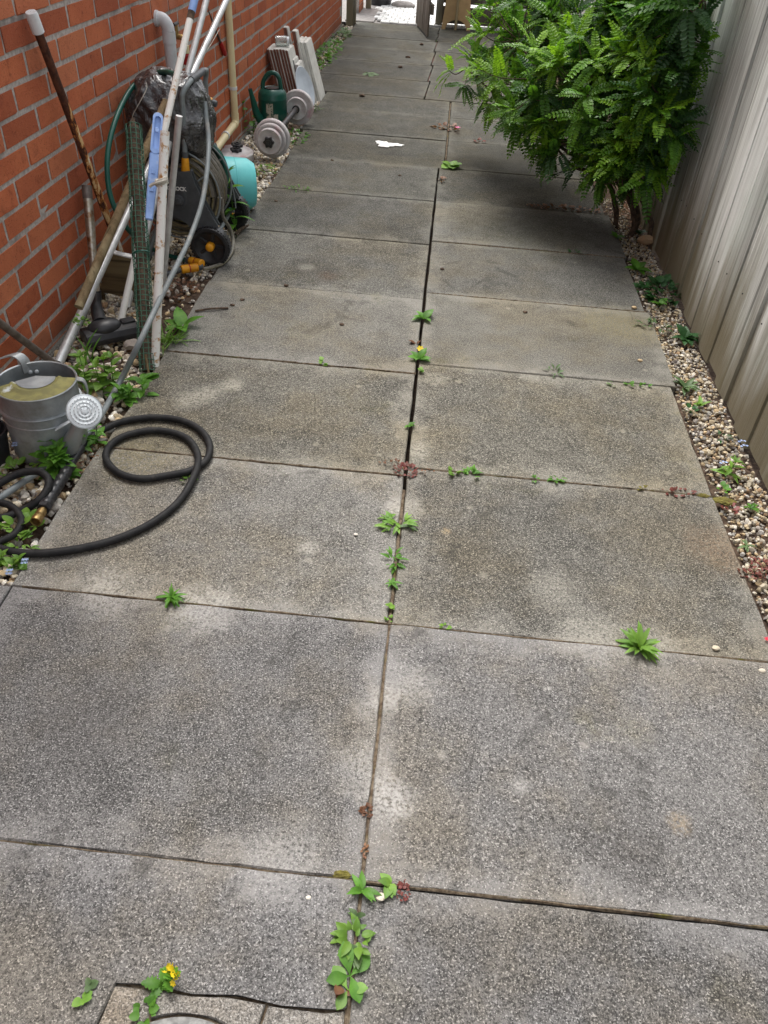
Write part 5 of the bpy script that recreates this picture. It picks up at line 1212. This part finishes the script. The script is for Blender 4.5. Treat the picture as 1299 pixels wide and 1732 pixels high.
for i, (px, py) in enumerate(((1219, 783), (1250, 747), (1254, 755))):
    fp = onz(px, py, .012); m = MB()
    for k in range(3): m.raw([FB.vertices[j].co*.0055+fp+Vector((.008*k, .005*(k % 2), .002*k)) for j in range(len(FB.vertices))], [tuple(f.vertices) for f in FB.polygons])
    solo(m, 'blue_flower', 'petal_blue', ('blue flowers in the gravel beside the light green plant', 'blue flowers against the foot of the fence', 'lower blue flowers against the foot of the fence')[i], 'flower', fix=False)
clump('deep red stonecrop at the right edge in the gravel', 1287, 962, 60, .035, 'leaf_red', .016, .02, shape='lance', z=-.01)
clump('red stonecrop shoots at the slab corner near the gravel', 1268, 974, 26, .022, 'leaf_red', .011, .016, z=-.005, ax=(1.4, .7))
clump('small red and green stonecrop in the gravel beside the mossy edge', 1234, 862, 20, .022, 'leaf_red', .012, .012, z=-.01)
rosette('narrow leaved weed among the pale stones at the right', 1268, 862, 8, .034, 'leaf_green', 'lance', (.1, .8), z=-.01)
rosette('pale weed in the gravel above the red stonecrop', 1262, 925, 7, .03, 'leaf_greyish', 'lance', (.1, .7), z=-.01)
clump('tiny green seedling among white stones below the blue flower', 1222, 827, 8, .014, 'leaf_green', .016, .012)
fp = onz(1297, 1081, .006); m = MB(); m.raw([FR.vertices[j].co*.007+fp for j in range(len(FR.vertices))], [tuple(f.vertices) for f in FR.polygons]); solo(m, 'fallen_petal', 'petal_red', 'red petal on the slab at the right edge', 'petal', fix=False)
rosette('weed seedling in the dark soil under the shrub', 1081, 398, 7, .055, 'leaf_dark', 'ovate', (.3, .9), z=-.01)
rosette('small weed at the slab corner under the shrub', 1042, 404, 5, .05, 'leaf_green', 'ovate', (.2, .7), z=-.002)
# left gravel strip
leafy('lush lance leaved plant in front of the galvanised watering can', 84, 800, 8, .085, .066, 'leaf_green', 'lance', .045, 4, wid=1.35)
leafy('leafy plant between the can spout and the black hose', 146, 752, 5, .075, .056, 'leaf_green', 'lance', .028, 4, wid=1.3)
leafy('pointed leaved plant behind the watering can rose', 165, 655, 5, .10, .066, 'leaf_light', 'ovate', .05, 4)
leafy('low bright plant beside the grey hose at the slab edge', 222, 668, 4, .05, .06, 'leaf_green', 'ovate', .05, 3)
rosette('broad leaf weed at the slab edge below the white pole', 240, 645, 5, .065, 'leaf_green', 'ovate', (.1, .5), z=-.01)
rosette('dock plant with long leaves reaching over the slab edge', 308, 558, 5, .125, 'leaf_green', 'lance', (.25, 1.0), z=-.015, az0=-1.2, wid=1.35)
grass('grass tuft at the slab edge below the dock plant', 285, 582, 60, .085, 'leaf_light', .035)
grass('grass runners trailing over the slab by the rusty rod', 330, 577, 6, .16, 'leaf_light', .02, pitch=(.02, .12))
grass('tall grass stems beside the vacuum head', 146, 612, 7, .14, 'leaf_green', .03, pitch=(.9, 1.4))
clump('yellow green flower head against the silver pole', 138, 548, 30, .022, 'leaf_light', .014, .03, z=.10)
leafy('tall willowherb with narrow leaves in front of the turquoise bucket', 401, 394, 1, .27, .10, 'leaf_green', 'lance', .004, 8, lean=(-.06, .05))
leafy('nettle leaved weed growing beside the reel wheel', 372, 432, 2, .10, .042, 'leaf_green', 'ovate', .03, 4)
clump('clover like weed under the brass hose fitting', 38, 893, 26, .045, 'leaf_light', .028, .02, ax=(1.2, .8))
clump('light green creeping weed at the gravel end by the slab', 34, 922, 30, .035, 'leaf_light', .026, .016, shape='lance')
leafy('green weed with blue flowers at the near end of the gravel', 18, 950, 3, .03, .045, 'leaf_light', 'ovate', .03, 3)
for i, (px, py, lab) in enumerate(((38, 952, 'blue forget me not flowers nearest the slab corner'), (12, 970, 'blue flowers at the left margin near the slab corner'), (22, 754, 'blue flower in front of the galvanised watering can'))):
    fp = onz(px, py, .015 if py > 900 else .06); m = MB()
    for k in range(4): m.raw([FB.vertices[j].co*.0055+fp+Vector((.009*(k % 2), .007*(k//2), .002*k)) for j in range(len(FB.vertices))], [tuple(f.vertices) for f in FB.polygons])
    solo(m, 'blue_flower', 'petal_blue', lab, 'flower', fix=False)
clump('low weeds between the pot and the watering can', 28, 800, 26, .045, 'leaf_light', .03, .02, shape='ovate')
clump('dark red moss patch at the slab edge under the connectors', 300, 492, 120, .085, 'leaf_rust', .014, .012, z=-.01, ax=(.9, 1.4))
clump('dark red moss patch beside the mesh roll foot', 240, 600, 60, .05, 'leaf_rust', .012, .012, z=-.012)
clump('dark red moss along the slab edge near the black hose', 150, 775, 90, .06, 'leaf_rust', .010, .010, z=-.012, ax=(.6, 1.5))
clump('weeds growing round the dumbbell plates', 495, 235, 60, .11, 'leaf_green', .034, .04, shape='ovate', z=-.01, ax=(.8, 1.6))
clump('low weeds beside the bucket and flat weight plate', 447, 290, 50, .09, 'leaf_light', .030, .03, shape='lance', z=-.01)
leafy('wispy weed growing up between pipe and green watering can', 420, 222, 2, .17, .05, 'leaf_green', 'round', .03, 5)
struct(clump('ground cover weeds along the wall beyond the tiles', 553, 92, 160, .42, 'leaf_green', .05, .05, shape='ovate', z=-.01, ax=(.25, 1.6)), 'stuff')
struct(clump('sparse weeds on the far gravel below the gate post', 575, 62, 70, .30, 'leaf_greyish', .05, .03, shape='ovate', z=-.01, ax=(.3, 1.5)), 'stuff')
rosette('single upright dock leaf at the wall beyond the tiles', 546, 75, 3, .20, 'leaf_light', 'lance', (1.1, 1.4), z=-.01)
grass('dry grass at the near foot of the tiles', 530, 190, 20, .10, 'leaf_greyish', .04)
# ------------------------------------------------------------------ shrub with feathery leaves
def frond_data(n=11, L=1.0, curl=.35, seed=0):
    r = random.Random(seed); V = []; F = []
    def rach(t): return Vector((.05*math.sin(t*2+seed), t*(1-.10*curl*t), .16*t-curl*t*t*.75))
    R = .006
    for i in range(7):
        p = rach(i/6); V += [p+Vector((R, 0, 0)), p+Vector((-R*.5, 0, R*.8)), p+Vector((-R*.5, 0, -R*.8))]
    for i in range(6):
        for k in range(3): F.append((i*3+k, i*3+(k+1) % 3, i*3+3+(k+1) % 3, i*3+3+k))
    for k in range(n):
        t = .14+.82*k/(n-1); c = rach(t); d = (rach(min(1, t+.03))-rach(t-.03)).normalized()
        ll = .160*math.sin(math.pi*(.18+.70*t))**.6
        for s in (-1, 1):
            side = Vector((s, 0, 0)); out = (side*.95+d*.32+Vector((0, 0, r.uniform(-.22, .10)))).normalized()
            wv = (d-out*d.dot(out)).normalized(); nn_ = out.cross(wv)*s; w = ll*.29; o = len(V)
            V += [c, c+out*ll*.30+wv*w+nn_*.012, c+out*ll*.75+wv*w*.95+nn_*.012, c+out*ll*1.02, c+out*ll*.75-wv*w*.95+nn_*.012, c+out*ll*.30-wv*w+nn_*.012, c+out*ll*.52-nn_*.008]
            F += [(o, o+1, o+6), (o+1, o+2, o+6), (o+2, o+3, o+6), (o+3, o+4, o+6), (o+4, o+5, o+6), (o+5, o, o+6)]
    c = rach(1); o = len(V); V += [c, c+Vector((.03, .06, -.01)), c+Vector((0, .12, -.04)), c+Vector((-.03, .06, -.01))]; F.append((o, o+1, o+2, o+3))
    return V, F
FD = [frond_data(rnd.choice((10, 11, 12)), 1, cu_, i) for i, cu_ in enumerate((.25, .4, .55, .7, .35))]
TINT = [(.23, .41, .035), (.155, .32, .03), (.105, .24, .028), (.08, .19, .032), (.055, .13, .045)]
FM = {}
for i, (V, F) in enumerate(FD):
    for j, tcol in enumerate(TINT):
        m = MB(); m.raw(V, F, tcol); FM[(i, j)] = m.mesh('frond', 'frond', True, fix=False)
def shrub(name, label, base, lobes, seed, dark=0, nparts=300, L=.138):
    r = random.Random(seed); t = thing(name, label, 'shrub', base); fr_ = []; wood = MB(); tw = MB()
    hub = Vector(base)+Vector((-.10, .12, .28))
    for c, R, ns in lobes:
        c = Vector(c); mid = ext(hub, c, .5)+Vector((r.uniform(-.05, .05), r.uniform(-.05, .05), -.05))
        P = spline([hub, mid, c], 6); wood.tube(P, [.013-.008*i/(len(P)-1) for i in range(len(P))], 7)
        for k in range(ns):
            while True:
                d = Vector((r.gauss(0, 1), r.gauss(0, 1), r.gauss(0, 1))).normalized()
                if d.z > -.75: break
            inner = r.random() < .2; far_ = (not inner) and d.z > -.1 and r.random() < .16; q = c+d*R*(r.uniform(.45, .8) if inner else (r.uniform(1.2, 1.55) if far_ else r.uniform(.82, 1.12)))
            q.x = min(q.x, FX-.055)
            if q.z < .06: continue
            tw.tube(spline([ext(c, q, .25), ext(c, q, .65)+Vector((0, 0, -.02)), q], 3), [.0032, .003, .003, .0026, .0024, .002, .0018], 4)
            sd_ = (d+Vector((0, 0, .35))).normalized(); e1_ = sd_.orthogonal().normalized(); e2_ = sd_.cross(e1_); nf = r.randint(8, 11)
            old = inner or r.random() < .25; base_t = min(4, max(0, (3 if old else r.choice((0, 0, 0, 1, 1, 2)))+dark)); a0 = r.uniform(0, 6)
            for f in range(nf):
                az = a0+f*2.4+r.uniform(-.25, .25); op_ = r.uniform(.45, 1.35); y_ = (sd_*math.cos(op_)+(e1_*math.cos(az)+e2_*math.sin(az))*math.sin(op_)).normalized()
                y_ = (y_+Vector((0, 0, -.15))).normalized()
                z_ = Vector((0, 0, 1))*1.0+sd_*.6; z_ = z_-y_*z_.dot(y_); z_ = z_.normalized() if z_.length > .05 else y_.orthogonal().normalized()
                x_ = y_.cross(z_); ll = L*r.uniform(.55, 1.25)*(.7 if far_ else 1); o = q-sd_*(.06 if far_ else .03)*f/nf
                tip__ = o+y_*ll
                if tip__.x > FX-.02: continue
                M = Matrix((x_, y_, z_)).transposed().to_4x4(); M = Matrix.Translation(o) @ M @ Matrix.Diagonal((ll, ll, ll, 1))
                ti = min(4, max(0, base_t+r.choice((-1, 0, 0, 1)))); px_, py_, dd_ = proj(o+y_*ll*.5)
                vis = 0 < px_ < 1299 and 0 < py_ < 600
                front = (q-c).normalized().dot((C0-q).normalized())
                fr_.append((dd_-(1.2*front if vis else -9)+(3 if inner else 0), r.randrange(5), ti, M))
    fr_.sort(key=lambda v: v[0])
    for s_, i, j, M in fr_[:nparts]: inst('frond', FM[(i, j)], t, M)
    m = MB()
    for s_, i, j, M in fr_[nparts:]: m.raw([M@v for v in FD[i][0]], FD[i][1], TINT[j])
    struct(m.build('foliage', 'frond', t, fix=False), 'stuff')
    struct(tw.build('twigs', 'bark', t), 'stuff')
    b_ = Vector(base)
    for k, (dx, dy, dxx) in enumerate(((0, 0, -.02), (.05, -.10, .04), (-.05, .14, -.10), (.02, .05, .0))):
        P = spline([b_+Vector((dx, dy, -.05)), b_+Vector((dx+dxx*.3, dy, .10)), hub+Vector((dxx, dy*.4, .02)), hub+Vector((dxx*2, dy*.3, .22))], 6); P = [p+Vector((.008*fbm(p*14), .008*fbm(p*14+Vector((5, 0, 0))), 0)) for p in P]; wood.tube(P, [.016-.009*i/(len(P)-1)+.002*fbm(p*30) for i, p in enumerate(P)], 8)
    wood.build('trunk', 'bark', t); return t
def LB(px, py, Y, R, ns): return (ony(px, py, Y), R, ns)
shrub('feathery_shrub', 'large bright green shrub with feathery leaves over the path', (.985, 4.02, -.02), [
    LB(1000, 150, 4.05, .25, 30), LB(920, 140, 4.30, .24, 28), LB(1075, 190, 3.85, .20, 26), LB(880, 75, 4.80, .24, 26), LB(1115, 110, 3.78, .15, 18), LB(990, 225, 4.0, .16, 18), LB(905, 200, 4.35, .13, 16),
    LB(792, 118, 5.15, .10, 8), LB(845, 150, 4.8, .13, 12), LB(960, 50, 4.7, .26, 28), LB(1045, 275, 3.80, .10, 11), LB(900, 15, 5.3, .22, 20), LB(1060, 110, 4.1, .22, 26), LB(1095, 250, 3.72, .09, 9), LB(940, 250, 4.2, .08, 6), LB(1050, 298, 3.74, .085, 9), LB(1005, 285, 3.95, .09, 8), LB(1120, 205, 3.62, .12, 13), LB(1085, 288, 3.68, .075, 8), LB(1130, 160, 3.6, .10, 10)], 11)
shrub('dark_shrub', 'darker green feathery shrub against the fence, top right', (.93, 5.35, -.02), [(onx(1105, 15, .88), .22, 26), (onx(1160, 40, .93), .16, 16), (onx(1075, 70, .86), .16, 14), (onx(1190, 0, .93), .14, 12), (ony(1030, -40, 6.2), .22, 16)], 23, dark=2, nparts=90, L=.17)
# dry leaves under the shrub
struct(clump('dead leaf litter on the soil under the shrub', 1085, 372, 120, .16, 'leaf_rust', .03, .015, shape='ovate', z=-.015, ax=(.55, 2.2)), 'stuff')
